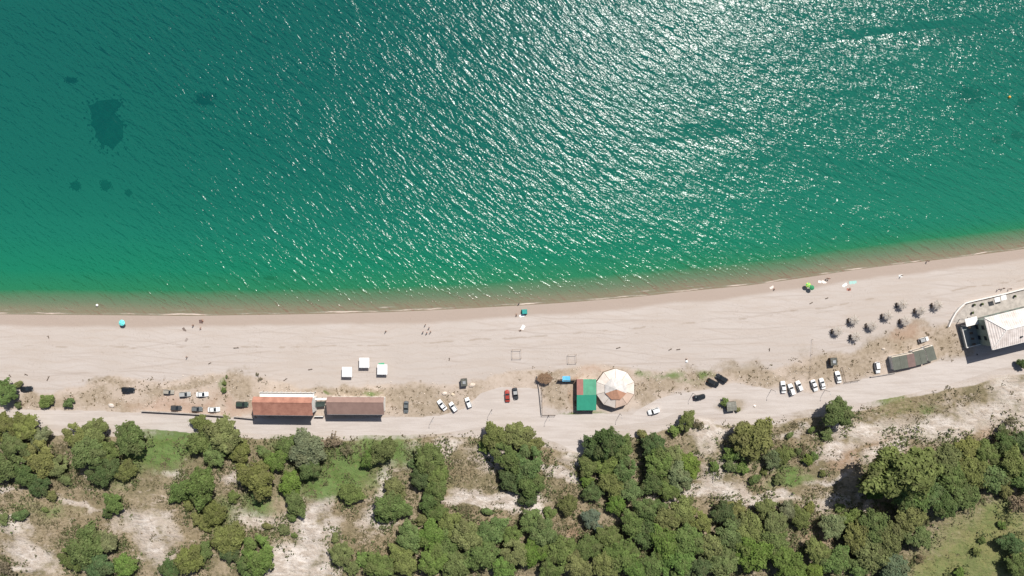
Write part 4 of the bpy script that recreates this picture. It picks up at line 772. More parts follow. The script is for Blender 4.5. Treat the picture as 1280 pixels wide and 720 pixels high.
# walkway roof between the two houses
c, wd, dp, rz, _ = quad_frame([(393.5, 497.3), (409, 497.3), (409, 500.0), (393.5, 500.0)], 2.6)
r = empty('walkway_canopy', c, rz, 'narrow white roofed passage bridging the two long beach houses', 'canopy')
mb = MB(); mb.box(-wd / 2 - .1, wd / 2 + .1, -dp / 2, dp / 2, 2.5, 2.62); mb.build('roof', M['white_wall'], r)
for x in (-wd / 2 + .3, 0, wd / 2 - .3):
    for y in (-dp / 2 + .08, dp / 2 - .08): mb = MB(); mb.tube((x, y, -.3), (x, y, 2.5), .06); mb.build('post', M['dark_wood'], r)
g = G(402, 504); r = empty('storage_tent', g, .1, 'dark sagging shade net in the yard between the two long houses', 'canopy'); mb = MB()
for i in range(5):
    for j in range(3):
        pass
nx, ny = 7, 5; vs = [((i / (nx - 1) - .5) * 3.6, (j / (ny - 1) - .5) * 1.8, 2.1 - .35 * math.sin(math.pi * i / (nx - 1)) * math.sin(math.pi * j / (ny - 1)) + rnd.uniform(-.05, .05)) for j in range(ny) for i in range(nx)]
mb.add(vs, [(j * nx + i, j * nx + i + 1, (j + 1) * nx + i + 1, (j + 1) * nx + i) for j in range(ny - 1) for i in range(nx - 1)], True)
mb.build('net', paint('dark_net', (0.035, 0.05, 0.045), 0.9, .2, 3), r)
for x in (-1.8, 1.8):
    for y in (-.9, .9): mb = MB(); mb.tube((x, y, -.3), (x, y, 2.1), .05); mb.build('post', M['dark_wood'], r)

# round beach restaurant: two-tier many-sided canopy
c0 = G(769.3, 485.5, 3.2); r = empty('beach_restaurant', c0, 0, 'round pale two-tier restaurant canopy beside the green-roofed kitchen', 'building')
nS = 10; R1 = 7.35; R2 = 4.25
def ring(R, z, n, ph=0): return [(R * math.cos(2 * math.pi * (i + ph) / n), R * math.sin(2 * math.pi * (i + ph) / n), z) for i in range(n)]
o1 = ring(R1, 2.9, nS, .5); i1 = ring(R2 - .35, 4.1, nS, .5)
o1 = [(max(x, -7.25), y, z) for x, y, z in o1]
for i in range(nS):
    j = (i + 1) % nS; a = math.degrees(math.atan2((o1[i][1] + o1[j][1]), (o1[i][0] + o1[j][0])))
    mt = M['tan_sheet'] if -100 < a < -20 else M['membrane']
    mb = MB(); mb.slab([o1[i], o1[j], i1[j], i1[i]], .06); mb.build('roof_panel', mt, r)
o2 = ring(R2, 4.35, 8, .5); 
for i in range(8):
    j = (i + 1) % 8; a = math.degrees(math.atan2((o2[i][1] + o2[j][1]), (o2[i][0] + o2[j][0])))
    mt = M['orange_sheet'] if -140 < a < -40 else M['membrane_grey'] if a > -20 or a < -160 else M['membrane']
    mb = MB(); mb.slab([o2[i], o2[j], (0, 0, 5.7)], .05); mb.build('upper_roof_panel', mt, r)
mb = MB(); mb.sphere((0, 0, 5.78), .18); mb.build('finial', M['metal'], r)
mb = MB()
for i in range(nS):
    j = (i + 1) % nS; mb.tube(o1[i], o1[j], .07, n=6); mb.tube(o1[i], i1[i], .05, n=6)
mb.build('roof_frame', M['dark_wood'], r)
for q in o1: mb = MB(); mb.tube((q[0] * .95, q[1] * .95, -.4), (q[0] * .95, q[1] * .95, 2.86), .11); mb.build('post', M['wood'], r)
mb = MB(); mb.prism([(q[0] * .97, q[1] * .97) for q in o1], -.8, .18); mb.build('deck', M['wood'], r)
mb = MB()
for i in range(nS):
    if i in (6,): continue
    j = (i + 1) % nS; mb.tube((o1[i][0] * .94, o1[i][1] * .94, 1.0), (o1[j][0] * .94, o1[j][1] * .94, 1.0), .05)
mb.build('railing', M['wood'], r)

c, wd, dp, rz, _ = quad_frame([(721, 474), (745.3, 474), (745.3, 513), (721, 513)], 3.0)
r = empty('kitchen_building', c, rz, 'flat kitchen building with a green and faded red roof, left of the round canopy', 'building')
mb = MB(); mb.box(-wd / 2 + .2, wd / 2 - .3, -dp / 2 + .25, dp / 2 - .25, -.8, 2.75); mb.build('wall', M['cream_wall'], r)
hw, hd = wd / 2, dp / 2; xs_ = -hw + wd * .33
mb = MB(); mb.slab([(xs_, .0, 3.35), (hw, .0, 3.35), (hw, hd, 3.0), (xs_, hd, 3.0)], .07); mb.build('roof_sheet', M['lit_green'], r, 'green roof sheet, lighter tone of the sunlit slope painted in')
mb = MB(); mb.slab([(-hw, .0, 3.35), (xs_, .0, 3.35), (xs_, hd, 3.0), (-hw, hd, 3.0)], .07); mb.build('roof_sheet', M['pink_roof'], r, 'faded red roof sheet')
mb = MB(); mb.slab([(-hw, -hd, 3.0), (hw, -hd, 3.0), (hw, 0, 3.35), (-hw, 0, 3.35)], .07); mb.build('roof_sheet', M['shaded_green'], r, 'green roof sheet, darker tone of the shaded slope painted in')
windows(r, wd - .5, dp - .5, 1.0, 3, -1, ww=.9, hh=1.0); windows(r, wd - .5, dp - .5, 1.0, 2, 1, ww=.9, hh=1.0)
mb = MB(); mb.box(-wd / 2 + .14, -wd / 2 + .26, -1.2, -.3, 0, 2.05); mb.build('door', M['dark_wood'], r)
# wall with the tarpaulin shelter
wall_run('yard_wall', [(698, 475.6), (720, 475.8)], 2.2, .2, M['dark_wood'], 'dark plank wall running left from the kitchen building', 'wall')
g = G(708, 473.5, 2.3); r = empty('shelter', g, 0, 'small lean-to shelter covered with bright blue tarpaulin', 'shelter')
mb = MB(); vs = [((i / 6 - .5) * 2.9, (j / 4 - .5) * 1.9, 2.25 - .12 * math.sin(math.pi * i / 6) - .12 * j / 4 + rnd.uniform(-.04, .04)) for j in range(5) for i in range(7)]
mb.add(vs, [(j * 7 + i, j * 7 + i + 1, (j + 1) * 7 + i + 1, (j + 1) * 7 + i) for j in range(4) for i in range(6)], True); mb.build('tarpaulin', M['blue_tarp'], r)
for x in (-1.3, 1.3):
    for y in (-.85, .85): mb = MB(); mb.tube((x, y, -.3), (x, y, 2.15), .05); mb.build('post', M['wood'], r)
# fenced plot left of the kitchen
wall_run('plot_wall', [(671, 470), (674, 487), (677, 518)], .7, .18, M['concrete'], 'pale slanting kerb wall left of the fenced plot', 'wall', cap=M['concrete'])
rail_fence([(677.5, 474), (677.6, 500), (677.8, 518.5), (694, 518.6)], 1.3, 'dark L-shaped rail fence round the plot left of the kitchen')
rail_fence([(1051.6, 459), (1056, 477.5), (1073, 475)], 1.1, 'dark fence corner right of the row of parked white cars')
wall_run('kerb_wall', [(1088.5, 471.3), (1106, 468.5), (1120, 466)], .6, .2, M['concrete'], 'short low wall by the road below the lone white car and the grey kiosks', 'wall')
rail_fence([(1015, 424), (1014, 443), (1012, 472)], 1.0, 'thin fence running from the beach down to the parked white cars', 3.2, mat='wood', th=.012)
rail_fence([(995, 463), (1020, 464.5)], .9, 'short fence crossing the thin one above the parked white cars', 2.4, mat='wood', th=.012)

# grey kiosks
def kiosk(corners, label, mats):
    c, wd, dp, rz, _ = quad_frame(corners, 2.5); r = empty('kiosk', c, rz, label, 'kiosk', 'grey kiosks in a row by the road')
    mb = MB(); mb.box(-wd / 2 + .1, wd / 2 - .1, -dp / 2 + .25, dp / 2 - .25, -.8, 2.35); mb.build('wall', M['white_wall'], r)
    n = len(mats)
    for i, m_ in enumerate(mats):
        x0 = -wd / 2 + wd * i / n; x1 = -wd / 2 + wd * (i + 1) / n - .04
        mb = MB(); mb.slab([(x0, -dp / 2, 2.4 + .04 * (i % 2)), (x1, -dp / 2, 2.4 + .04 * (i % 2)), (x1, dp / 2 - .5, 2.62), (x0, dp / 2 - .5, 2.62)], .06); mb.build('roof_sheet', M[m_], r)
    mb = MB(); mb.box(-wd / 2, wd / 2 - .6, dp / 2 - .48, dp / 2 - .1, 2.36, 2.50); mb.build('fascia', M['cream_wall'], r)
    mb = MB(); mb.box(-wd / 2 + .5, wd / 2 - .5, dp / 2 - .3, dp / 2 - .19, .95, 2.0); mb.build('shutter', M['dark_wood'], r)
    mb = MB(); mb.box(-.4, .4, -dp / 2 + .2, -dp / 2 + .32, 0, 2); mb.build('door', M['dark_wood'], r)
kiosk([(1113.5, 445.5), (1141.5, 440), (1146, 457.5), (1118.5, 463)], 'widest grey-roofed kiosk of the row, at its left end, with a pinkish roof section', ['grey_roof', 'grey_roof', 'grey_pink_roof'])
kiosk([(1140.5, 438.5), (1155, 434.5), (1159.5, 453.5), (1145.5, 457)], 'middle grey-roofed kiosk of the row', ['grey_roof', 'grey_roof'])
kiosk([(1156.5, 433.5), (1167.5, 430), (1170, 449.5), (1160.5, 452.5)], 'smallest grey-roofed kiosk, at the right end of the row', ['grey_roof'])

# the big hip-roofed building at the right edge
he, hr = 8.6, 10.3
A_ = [P(1231, 397.5, he), P(1280, 383.5, he), P(1280, 427.5, he), P(1240.5, 437.3, he)]
ux = (A_[2] - A_[3]); rz = math.atan2(ux.y, ux.x); c = A_[3].copy(); z0 = gz(c.x, c.y)
r = empty('hotel', Vector((c.x, c.y, z0)), rz, 'large building with a pale tiled hip roof, cut by the right edge', 'building')
DP = (A_[0] - A_[3]).length; LN = 34.0; zr = hr; sh = 0.0
cA = (sh, DP, he); cB = (LN, DP, he); cC = (LN, 0, he); cD = (0, 0, he); rl = (DP * .46, DP * .52, zr); rr = (LN - DP * .46, DP * .52, zr)
mb = MB(); mb.slab([cD, cC, rr, rl], .15); mb.slab([cB, cA, rl, rr], .15); mb.slab([cA, cD, rl], .15); mb.slab([cC, cB, rr], .15)
rf = mb.build('roof', M['pale_tile'], r)
mb = MB(); 
for a_, b_ in ((cD, rl), (cA, rl), (rl, rr), (rr, cC), (rr, cB)): mb.tube((a_[0], a_[1], a_[2] + .05), (b_[0], b_[1], b_[2] + .05), .14, n=6)
mb.build('ridge_cap', M['white_wall'], rf)
mb = MB(); mb.box(-.08, .25, -.1, DP + .1, he - .28, he - .01); mb.box(.26, LN, -.12, .2, he - .28, he - .02); mb.box(.26, LN, DP - .2, DP + .12, he - .28, he - .02); mb.build('eaves_board', M['white_wall'], rf)
mb = MB(); mb.box(10.4, 11.2, 2.0, 2.5, he + .1, he + 1.1, bev=.04); mb.build('roof_vent', M['dark_metal'], rf)
mb = MB(); mb.box(1.0, LN - 1, 1.0, DP - 1.0, -1.0, he - .2); mb.build('wall', paint('shaded_green_wall', (.20, .24, .21), .85, .15, .8), r)  # wall colour darkened to carry the shade on it
for zz in (1.0, 4.2):
    for i in range(8):
        x = 2.5 + i * 4
        for y, s in ((1.0, -1), (DP - 1.0, 1)):
            fr = MB(); fr.box(x, x + 1.6, y - .06, y + .06, zz, zz + 1.5); f = fr.build('window', M['dark_wood'], r); pn = MB(); pn.box(x + .1, x + 1.5, y - .08, y + .08, zz + .1, zz + 1.4); pn.build('pane', M['glass'], f)
    for i in range(2):
        y = 3 + i * 4; fr = MB(); fr.box(.94, 1.06, y, y + 1.6, zz, zz + 1.5); f = fr.build('window', M['dark_wood'], r); pn = MB(); pn.box(.92, 1.08, y + .1, y + 1.5, zz + .1, zz + 1.4); pn.build('pane', M['glass'], f)
mb = MB(); mb.box(-3.6, .95, DP - 2.6, DP + .3, 3.0, 3.2); mb.build('porch_roof', M['white_wall'], r)
for x in (-3.4, -.2):
    for y in (DP - 2.4, DP + .1): mb = MB(); mb.tube((x, y, -.6), (x, y, 3.0), .12); mb.build('porch_post', M['white_wall'], r)
mb = MB(); mb.box(-4.4, .95, 1.1, DP - 2.7, -1.0, 1.1); an = mb.build('side_terrace', M['annex_roof'], r)
mb = MB(); mb.box(-4.4, -4.2, 1.1, DP - 2.7, 1.103, 1.7); mb.box(-4.19, .9, 1.1, 1.3, 1.103, 1.7); mb.build('parapet', M['white_wall'], an)
tb = c
def table_set(x, y, z, label):
    ca, sa = math.cos(rz), math.sin(rz); w_ = Vector((c.x + x * ca - y * sa, c.y + x * sa + y * ca, z0 + z)); t_ = empty('table', w_, rz + rnd.uniform(-.3, .3), label, 'table', 'dark tables on the shaded side terrace')
    mb = MB(); mb.box(-.6, .6, -.4, .4, .71, .75, bev=.01); mb.build('tabletop', M['dark_wood'], t_)
    for sx in (-.52, .52):
        for sy in (-.33, .33): mb = MB(); mb.tube((sx, sy, 0), (sx, sy, .71), .03); mb.build('leg', M['dark_metal'], t_)
for i in range(4): table_set(-1.6, 1.9 + i * 2.1, 1.103, ['terrace table nearest the road beside the large building', 'second terrace table from the road beside the large building', 'third terrace table from the road beside the large building', 'terrace table furthest from the road beside the large building'][i])
wall_run('terrace_wall', [(1186.5, 408.5), (1190.5, 399), (1195, 391), (1200.5, 384.5), (1207, 379), (1220, 375.6), (1236, 372), (1258, 366.8), (1281, 361), (1330, 349)], .9, .35, M['white_wall'], 'curved white wall round the seaward terrace of the large building', 'wall')
mb = MB(); pts = [G(1192, 402), G(1197, 392), G(1208, 380.5), G(1237, 373.6), G(1282, 362.6), G(1330, 351), G(1330, 378), G(1283, 384), G(1231, 398.5), G(1222, 406)]
zt = max(p_.z for p_ in pts) + .05; o_ = pts[0]; mb.prism([(p_.x - o_.x, p_.y - o_.y) for p_ in reversed(pts)], -1.0, zt - o_.z); tr_ = mb.build('terrace_paving', M['terrace']); tr_.location = o_; tag(tr_, kind='structure', label='grey paved seaward terrace')
for i, (px, py, lab) in enumerate([(1246, 374.5, 'left one of the two pale awnings laid over the terrace'), (1254, 372, 'right one of the two pale awnings over the terrace')]):
    g = G(px, py, 2.2); g.z = zt; a_ = empty('awning', g, rz, lab, 'awning', 'pale awnings on the seaward terrace')
    mb = MB(); mb.slab([(-1.0, -.9, 2.1), (1.0, -.9, 2.1), (1.0, .9, 2.3), (-1.0, .9, 2.3)], .03); mb.build('canvas', M['whitecloth'], a_)
    for x in (-.9, .9):
        for y in (-.8, .8): mb = MB(); mb.tube((x, y, 0), (x, y, 2.1), .03); mb.build('post', M['metal'], a_)
for i, (px, py, lab) in enumerate([(1216, 381, 'dark round terrace planter left of the awnings'), (1226, 380, 'second dark terrace planter left of the awnings'), (1267, 370, 'dark terrace planter right of the awnings'), (1214, 391, 'dark terrace planter at the porch corner')]):
    g = G(px, py); g.z = zt; p_ = empty('planter', g, 0, lab, 'planter', 'planters on the seaward terrace'); mb = MB(); mb.tube((0, 0, 0), (0, 0, .5), .35, .42, 12); mb.build('pot', M['dark_metal'], p_)
    q = bpy.data.objects.new('foliage', SML[i % 5][0]); col.objects.link(q); q.parent = p_; q.location = (0, 0, .4); q.scale = (.6, .6, .7); q.color = (*COLS['green'], 1)

# shed on the road island
g = G(914.5, 508, 2.0); r = empty('shed', g, .12, 'small weathered grey shed on the bushy island in the road', 'shed')
mb = MB(); mb.box(-1.6, 1.6, -1.5, 1.5, -.3, 1.9); mb.build('wall', M['dark_wood'], r)
mb = MB(); mb.slab([(-1.8, 0, 2.3), (1.8, 0, 2.3), (1.8, 1.7, 1.95), (-1.8, 1.7, 1.95)], .06); mb.slab([(-1.8, -1.7, 1.95), (1.8, -1.7, 1.95), (1.8, 0, 2.3), (-1.8, 0, 2.3)], .06); mb.build('roof', paint('old_felt', (0.19, 0.185, 0.155), .9, .3, 1.0), r)
mb = MB(); mb.box(-.4, .4, -1.56, -1.49, 0, 1.8); mb.build('door', M['wood'], r)
# dark low cabins on the beach side
for px, py, lab in ((580, 478, 'small square dark cabin between beach and the parked white cars'), (1042.5, 452, 'small square dark cabin above the last parked white car of the row')):
    g = G(px, py, 2.0); r = empty('cabin', g, .08, lab, 'cabin', 'small dark cabins on the beach verge')
    mb = MB(); mb.box(-1.05, 1.05, -1.25, 1.25, -.3, 1.9); mb.build('wall', M['dark_wood'], r)
    mb = MB(); mb.box(-1.2, 1.2, -1.4, 1.4, 1.903, 2.0); rf = mb.build('roof', paint('cabin_roof', (0.10, 0.10, 0.085), .9, .4, 1.5), r)
    mb = MB(); mb.box(-.5, .6, -.6, .5, 2.003, 2.2); mb.build('roof_hatch', M['metal'], rf)
    mb = MB(); mb.box(-.35, .35, -1.31, -1.24, 0, 1.75); mb.build('door', M['wood'], r)
# thatched brush shelter left of the kitchen
g = G(681, 473, 2.2); r = empty('brush_shelter', g, 0, 'brown shelter roofed with dry brushwood at the top of the fenced plot', 'shelter')
mb = MB()
for i in range(420):
    a = rnd.uniform(0, 6.28); q = math.sqrt(rnd.uniform(0, 1)); x = 2.6 * q * math.cos(a); y = 1.7 * q * math.sin(a); b_ = rnd.uniform(0, 3.14); l = rnd.uniform(.3, .8); z = 2.1 + .35 * (1 - q) + rnd.uniform(-.1, .1)
    dx, dy = l * math.cos(b_), l * math.sin(b_); nx_, ny_ = -dy * .12, dx * .12
    mb.add([(x - dx + nx_, y - dy + ny_, z), (x - dx - nx_, y - dy - ny_, z), (x + dx - nx_, y + dy - ny_, z - rnd.uniform(-.1, .15)), (x + dx + nx_, y + dy + ny_, z)], [(0, 1, 2, 3)])
mb.build('brush_roof', paint('brushwood', (0.20, 0.125, 0.075), .95, .35, 5), r)
for x in (-2, 0, 2):
    for y in (-1.1, 1.1): mb = MB(); mb.tube((x, y, -.3), (x, y, 2.05), .06); mb.build('post', M['wood'], r)

# poles along the road
lampm = paint('lamp_glass', (.6, .6, .58), .3, .05)
pole0 = None
for px, py, lab in ((542, 521.5, 'post at the road edge left of the three diagonal white cars'), (615, 511.5, 'post at the road edge left of the red car'), (686, 519.5, 'post at the road edge below the fenced plot'), (775, 517, 'post at the road edge below the round canopy'), (866, 491.5, 'post at the road edge above the black driving car'), (964, 487, 'post at the road edge left of the parked white cars'), (1031, 487.5, 'post at the road edge below the narrow parked white car')):
    g = G(px, py)
    if pole0 is None:
        pole0 = empty('lamp_post', g, 0, lab, 'lamp post', 'thin posts along the road')
        mb = MB(); mb.tube((0, 0, -.4), (0, 0, 4.4), .09, .05); mb.build('pole', M['dark_wood'], pole0)
        mb = MB(); mb.tube((0, 0, 4.3), (0, -.7, 4.5), .03); a_ = mb.build('arm', M['metal'], pole0)
        mb = MB(); mb.box(-.09, .09, -1.05, -.65, 4.46, 4.56, bev=.02); h_ = mb.build('lamp_head', M['metal'], pole0)
        mb = MB(); mb.box(-.07, .07, -1.02, -.72, 4.43, 4.457); mb.build('lens', lampm, h_)
    else:
        c_ = copy_tree(pole0); c_.location = g; c_['label'] = lab

# white gazebos on the beach
for px, py, lab in ((433.6, 465, 'white square gazebo, left and lowest of the three'), (455.2, 453.5, 'white square gazebo, topmost and middle of the three'), (477.8, 462, 'white square gazebo, rightmost of the three')):
    g = G(px, py, 2.3); r = empty('gazebo', g, rnd.uniform(-.03, .03), lab, 'gazebo', 'white gazebos on the sand'); w_ = 1.85
    mb = MB(); 
    for (a_, b_) in (((-w_, -w_), (w_, -w_)), ((w_, -w_), (w_, w_)), ((w_, w_), (-w_, w_)), ((-w_, w_), (-w_, -w_))):
        m_x, m_y = (a_[0] + b_[0]) / 2, (a_[1] + b_[1]) / 2; sg = rnd.uniform(.04, .12)
        mb.add([(a_[0], a_[1], 2.2), (m_x, m_y, 2.2 - sg * .5), (b_[0], b_[1], 2.2), (b_[0] * .5, b_[1] * .5, 2.41), (m_x * .5, m_y * .5, 2.41 - sg * .3), (a_[0] * .5, a_[1] * .5, 2.41), (0, 0, 2.62)], [(0, 1, 4, 5), (1, 2, 3, 4), (5, 4, 6), (4, 3, 6)])
        mb.poly([(a_[0], a_[1], 1.98), (b_[0], b_[1], 1.98), (b_[0], b_[1], 2.2), (a_[0], a_[1], 2.2)])
    mb.build('canopy', M['whitecloth'], r)
    for x in (-w_ + .06, w_ - .06):
        for y in (-w_ + .06, w_ - .06): mb = MB(); mb.tube((x, y, -.15), (x, y, 2.15), .035); mb.build('leg', M['metal'], r)
mb = MB(); g = G(476.5, 455.5, .5); r = empty('beach_mat', g + Vector((0, 0, .02)), .1, 'small green mat on the sand just above the rightmost gazebo', 'mat'); mb.box(-1.1, 1.1, -.5, .5, 0, .03, bev=.008); mb.build('mat', paint('green_mat', (.10, .38, .22), .9), r)

# bare timber frames on the sand
for px, py, w_, lab in ((646, 442.5, 1.6, 'left bare timber frame standing on the sand'), (715.5, 448.5, 1.5, 'right bare timber frame standing on the sand above the blue shelter')):
    g = G(px, py, .9); r = empty('timber_frame', g, .02, lab, 'frame', 'bare timber frames on the beach')
    for x in (-w_, w_):
        for y in (-w_, w_): mb = MB(); mb.tube((x, y, -.3), (x, y, 1.0), .045, n=6); mb.build('post', M['wood'], r)
    mb = MB()
    for s_ in (-w_, w_): mb.box(-w_ - .15, w_ + .15, s_ - .03, s_ + .03, 1.003, 1.12); mb.box(s_ - .03, s_ + .03, -w_ - .15, w_ + .15, 1.123, 1.22)
    mb.build('beams', M['wood'], r)

# ------------------------------------------------------------------ cars
tyrem = paint('tyre', (.02, .02, .02), .9, .1); rimm = paint('wheel_rim', (.5, .5, .5), .35, .05, metal=.7)
lightm = paint('headlight_glass', (.75, .75, .72), .15, .03); tailm = paint('tail_light', (.45, .02, .02), .25, .05)
cglass = paint('car_glass', (.015, .02, .025), .25, .1, spec=.5); trimm = paint('car_trim', (.03, .03, .03), .6, .1)
PA = {}
def car_paint(nm, c, rough=.35):
    if nm not in PA: PA[nm] = paint('car_' + nm, c, rough, .04, 1.5, coat=.3)
    return PA[nm]
def loft(mb, secs):
    """secs: (x, half width, z low, z high) -> rounded hull"""
    rings = []
    for x, hw, zl, zh in secs:
        b = min(.09, (zh - zl) * .25)
        rings.append([(x, -hw + .05, zl), (x, -hw, zl + .1), (x, -hw, zh - b * 1.6), (x, -hw + b, zh - .02), (x, 0, zh + .02), (x, hw - b, zh - .02), (x, hw, zh - b * 1.6), (x, hw, zl + .1), (x, hw - .05, zl)])
    vs = [p for r_ in rings for p in r_]; n = 9; fs = []
    for k in range(len(rings) - 1):
        for i in range(n): j = (i + 1) % n; fs.append((k * n + i, k * n + j, (k + 1) * n + j, (k + 1) * n + i))
    fs.append(tuple(range(n))); fs.append(tuple(range((len(rings) - 1) * n + n - 1, (len(rings) - 1) * n - 1, -1)))
    mb.add(vs, fs, False)
def make_car(kind):
    L = {'sedan': 4.5, 'hatch': 4.0, 'suv': 4.6, 'pickup': 5.0}[kind]; W_ = {'sedan': 1.76, 'hatch': 1.70, 'suv': 1.85, 'pickup': 1.82}[kind]; h = L / 2; w = W_ / 2
    belt = {'sedan': .88, 'hatch': .90, 'suv': 1.02, 'pickup': 1.02}[kind]; top = {'sedan': 1.42, 'hatch': 1.48, 'suv': 1.72, 'pickup': 1.72}[kind]
    gx = {'sedan': (-1.55, -1.0, .2, .95), 'hatch': (-1.9, -1.62, .15, .85), 'suv': (-2.15, -1.9, .35, 1.0), 'pickup': (-.55, -.4, .75, 1.3)}[kind]
    r = empty('car', (0, 0, 0)); mb = MB()
    hood = belt - .08
    loft(mb, [(-h, w * .82, .38, belt - .22), (-h + .12, w * .94, .28, belt - .06), (-h + .6, w, .22, belt), (gx[3], w, .22, belt), (h - .75, w * .98, .22, hood), (h - .2, w * .92, .26, hood - .12), (h, w * .78, .34, hood - .30)])
    # cabin core with pillars
    b0, b1, t0, t1 = gx[0], gx[3], gx[1], gx[2]; wi = w - .07; wt = w - .22
    cab = [(b0, -wi, belt - .02), (b1, -wi, belt - .02), (b1, wi, belt - .02), (b0, wi, belt - .02), (t0, -wt, top - .03), (t1, -wt, top - .03), (t1, wt, top - .03), (t0, wt, top - .03)]
    mb.add(cab, [(3, 2, 1, 0), (4, 5, 6, 7), (0, 1, 5, 4), (1, 2, 6, 5), (2, 3, 7, 6), (3, 0, 4, 7)])
    body = mb.build('body', car_paint('white', (.78, .78, .77)), r)
    mb = MB(); mb.box(t0 - .03, t1 + .03, -wt - .02, wt + .02, top - .028, top + .02, bev=.03); mb.build('roof', car_paint('white', (.78, .78, .77)), r)
    def pane(name, q, nrm, ins=.07):
        c_ = sum((Vector(p) for p in q), Vector()) / 4; pts = [Vector(p) + (c_ - Vector(p)) * ins * 1.4 for p in q]; nv = Vector(nrm).normalized() * .015
        m_ = MB(); vs = [tuple(p + nv) for p in pts] + [tuple(p - nv) for p in pts]; m_.add(vs, [(0, 1, 2, 3), (7, 6, 5, 4), (0, 4, 5, 1), (1, 5, 6, 2), (2, 6, 7, 3), (3, 7, 4, 0)]); m_.build(name, cglass, r)
    pane('windshield', [cab[1], cab[2], cab[6], cab[5]], (1, 0, 1)); pane('rear_window', [cab[3], cab[0], cab[4], cab[7]], (-1, 0, .7))
    pane('side_window', [cab[0], cab[1], cab[5], cab[4]], (0, -1, .3), .06); pane('side_window', [cab[2], cab[3], cab[7], cab[6]], (0, 1, .3), .06)
    for sx in (-h + .85, h - .85):
        for sy in (-1, 1):
            mb = MB(); mb.tube((sx, sy * (w - .22), .31), (sx, sy * (w + .015), .31), .31, n=14); wh_ = mb.build('wheel', tyrem, r)
            mb = MB(); mb.tube((sx, sy * (w - .02), .31), (sx, sy * (w + .03), .31), .19, n=10); mb.build('rim', rimm, wh_)
    for sy in (-1, 1):
        mb = MB(); mb.box(h - .22, h - .05, sy * w * .66 - .17, sy * w * .66 + .17, hood - .36, hood - .20, bev=.02); mb.build('headlight', lightm, r)
        mb = MB(); mb.box(-h - .015, -h + .10, sy * w * .68 - .14, sy * w * .68 + .14, belt - .34, belt - .18, bev=.02); mb.build('tail_light', tailm, r)
        mb = MB(); mb.box(gx[3] - .35, gx[3] - .2, sy * (w + .08) - .09, sy * (w + .08) + .09, belt - .02, belt + .12, bev=.02); mb.build('mirror', trimm, r)
    if kind == 'pickup':
        mb = MB(); mb.box(-h + .2, gx[0] - .12, -w + .14, w - .14, belt + .018, belt + .03); mb.build('cargo_bed', trimm, r)
    return r
proto = {k: make_car(k) for k in ('sedan', 'hatch', 'suv', 'pickup')}
CC = {'white': (.72, .72, .71), 'silver': (.36, .36, .35), 'beige': (.33, .30, .25), 'grey': (.13, .14, .14), 'black': (.012, .015, .018), 'red': (.33, .045, .03), 'green': (.035, .055, .04), 'darkgrey': (.05, .053, .055)}
used = set()
def car(px, py, ang, kind, colr, label, roofc=None, sc_=1.0):
    if kind in used: r = copy_tree(proto[kind])
    else: r = proto[kind]; used.add(kind)
    g = G(px, py, .8); r.location = g; r.rotation_euler = (0, 0, math.radians(ang)); r.scale = (sc_,) * 3
    tag(r, label, 'car', 'cars parked along the beach' ); m_ = car_paint(colr, CC[colr])
    for ch in r.children:
        if ch.name.split('.')[0] == 'body': set_mat(ch, m_)
        if ch.name.split('.')[0] == 'roof': set_mat(ch, car_paint(roofc, CC[roofc]) if roofc else m_)
    return r
EX = (0, 0, 0, 0)
car(32.5, 486, 2, 'sedan', 'black', 'black car parked on sand beside the left-edge tree')
car(160, 487.3, -5, 'suv', 'black', 'black car parked alone above the gap in the dirt lot')
car(210.5, 490, -5, 'suv', 'beige', 'beige car, leftmost of the upper row in the left car park', sc_=.85)
car(231, 493, 3, 'hatch', 'silver', 'silver grey car in the middle of the upper row in the left car park', sc_=1.05)
car(252.5, 493, 2, 'sedan', 'white', 'white car, rightmost of the upper row in the left car park')
car(220, 510, -3, 'hatch', 'darkgrey', 'dark grey car by the low wall, leftmost of the lower row')
car(246, 511.3, -3, 'hatch', 'grey', 'grey car by the low wall, middle of the lower row')
car(267, 512, 2, 'sedan', 'white', 'white car by the low wall, rightmost of the lower row')
car(302.5, 505.3, -3, 'suv', 'green', 'dark green car beside the left end of the red-roofed house')
car(507.5, 509, 268, 'sedan', 'grey', 'grey car pointing at the road right of the brown-roofed house')
car(552.5, 506.5, 128, 'sedan', 'white', 'leftmost of the three white cars parked diagonally')
car(566.5, 508.8, 125, 'hatch', 'white', 'middle one of the three white cars parked diagonally')
car(585.5, 503.5, 112, 'hatch', 'white', 'white car with a dark tail, rightmost of the three diagonal ones')
car(634.2, 495, 93, 'sedan', 'red', 'the only red car, parked left of a dark grey one')
car(644.3, 492.2, 278, 'sedan', 'darkgrey', 'dark grey car parked right of the red one', roofc='silver')
car(817.5, 514, 197, 'suv', 'white', 'white van driving on the road right of the round canopy')
car(874.5, 496.5, 10, 'sedan', 'black', 'black car driving on the road above the roadside trees')
car(891.3, 478.3, -28, 'suv', 'black', 'left one of the two black cars parked side by side')
car(902.2, 472.8, 150, 'suv', 'black', 'right one of the two black cars parked side by side')
car(979.3, 484, 95, 'sedan', 'white', 'white car at the left end of the row of five above the road', roofc='white')
car(989.5, 487, 108, 'suv', 'white', 'white car second from the left in the row of five', sc_=.95)
car(999.3, 482.6, 112, 'hatch', 'white', 'white car in the middle of the row of five, set further back')
car(1018.2, 482, 290, 'sedan', 'white', 'white car second from the right in the row of five')
car(1028.3, 479.7, 104, 'sedan', 'white', 'white car at the right end of the row of five', sc_=.92)
car(1048, 471.5, 102, 'sedan', 'white', 'white car parked beside the dark fence corner')
car(1097, 459.6, 278, 'suv', 'white', 'white car parked alone left of the grey kiosks', roofc='white', sc_=.93)
car(1155, 424.7, 15, 'hatch', 'white', 'small white car parked above the grey kiosks', roofc='silver', sc_=.95)
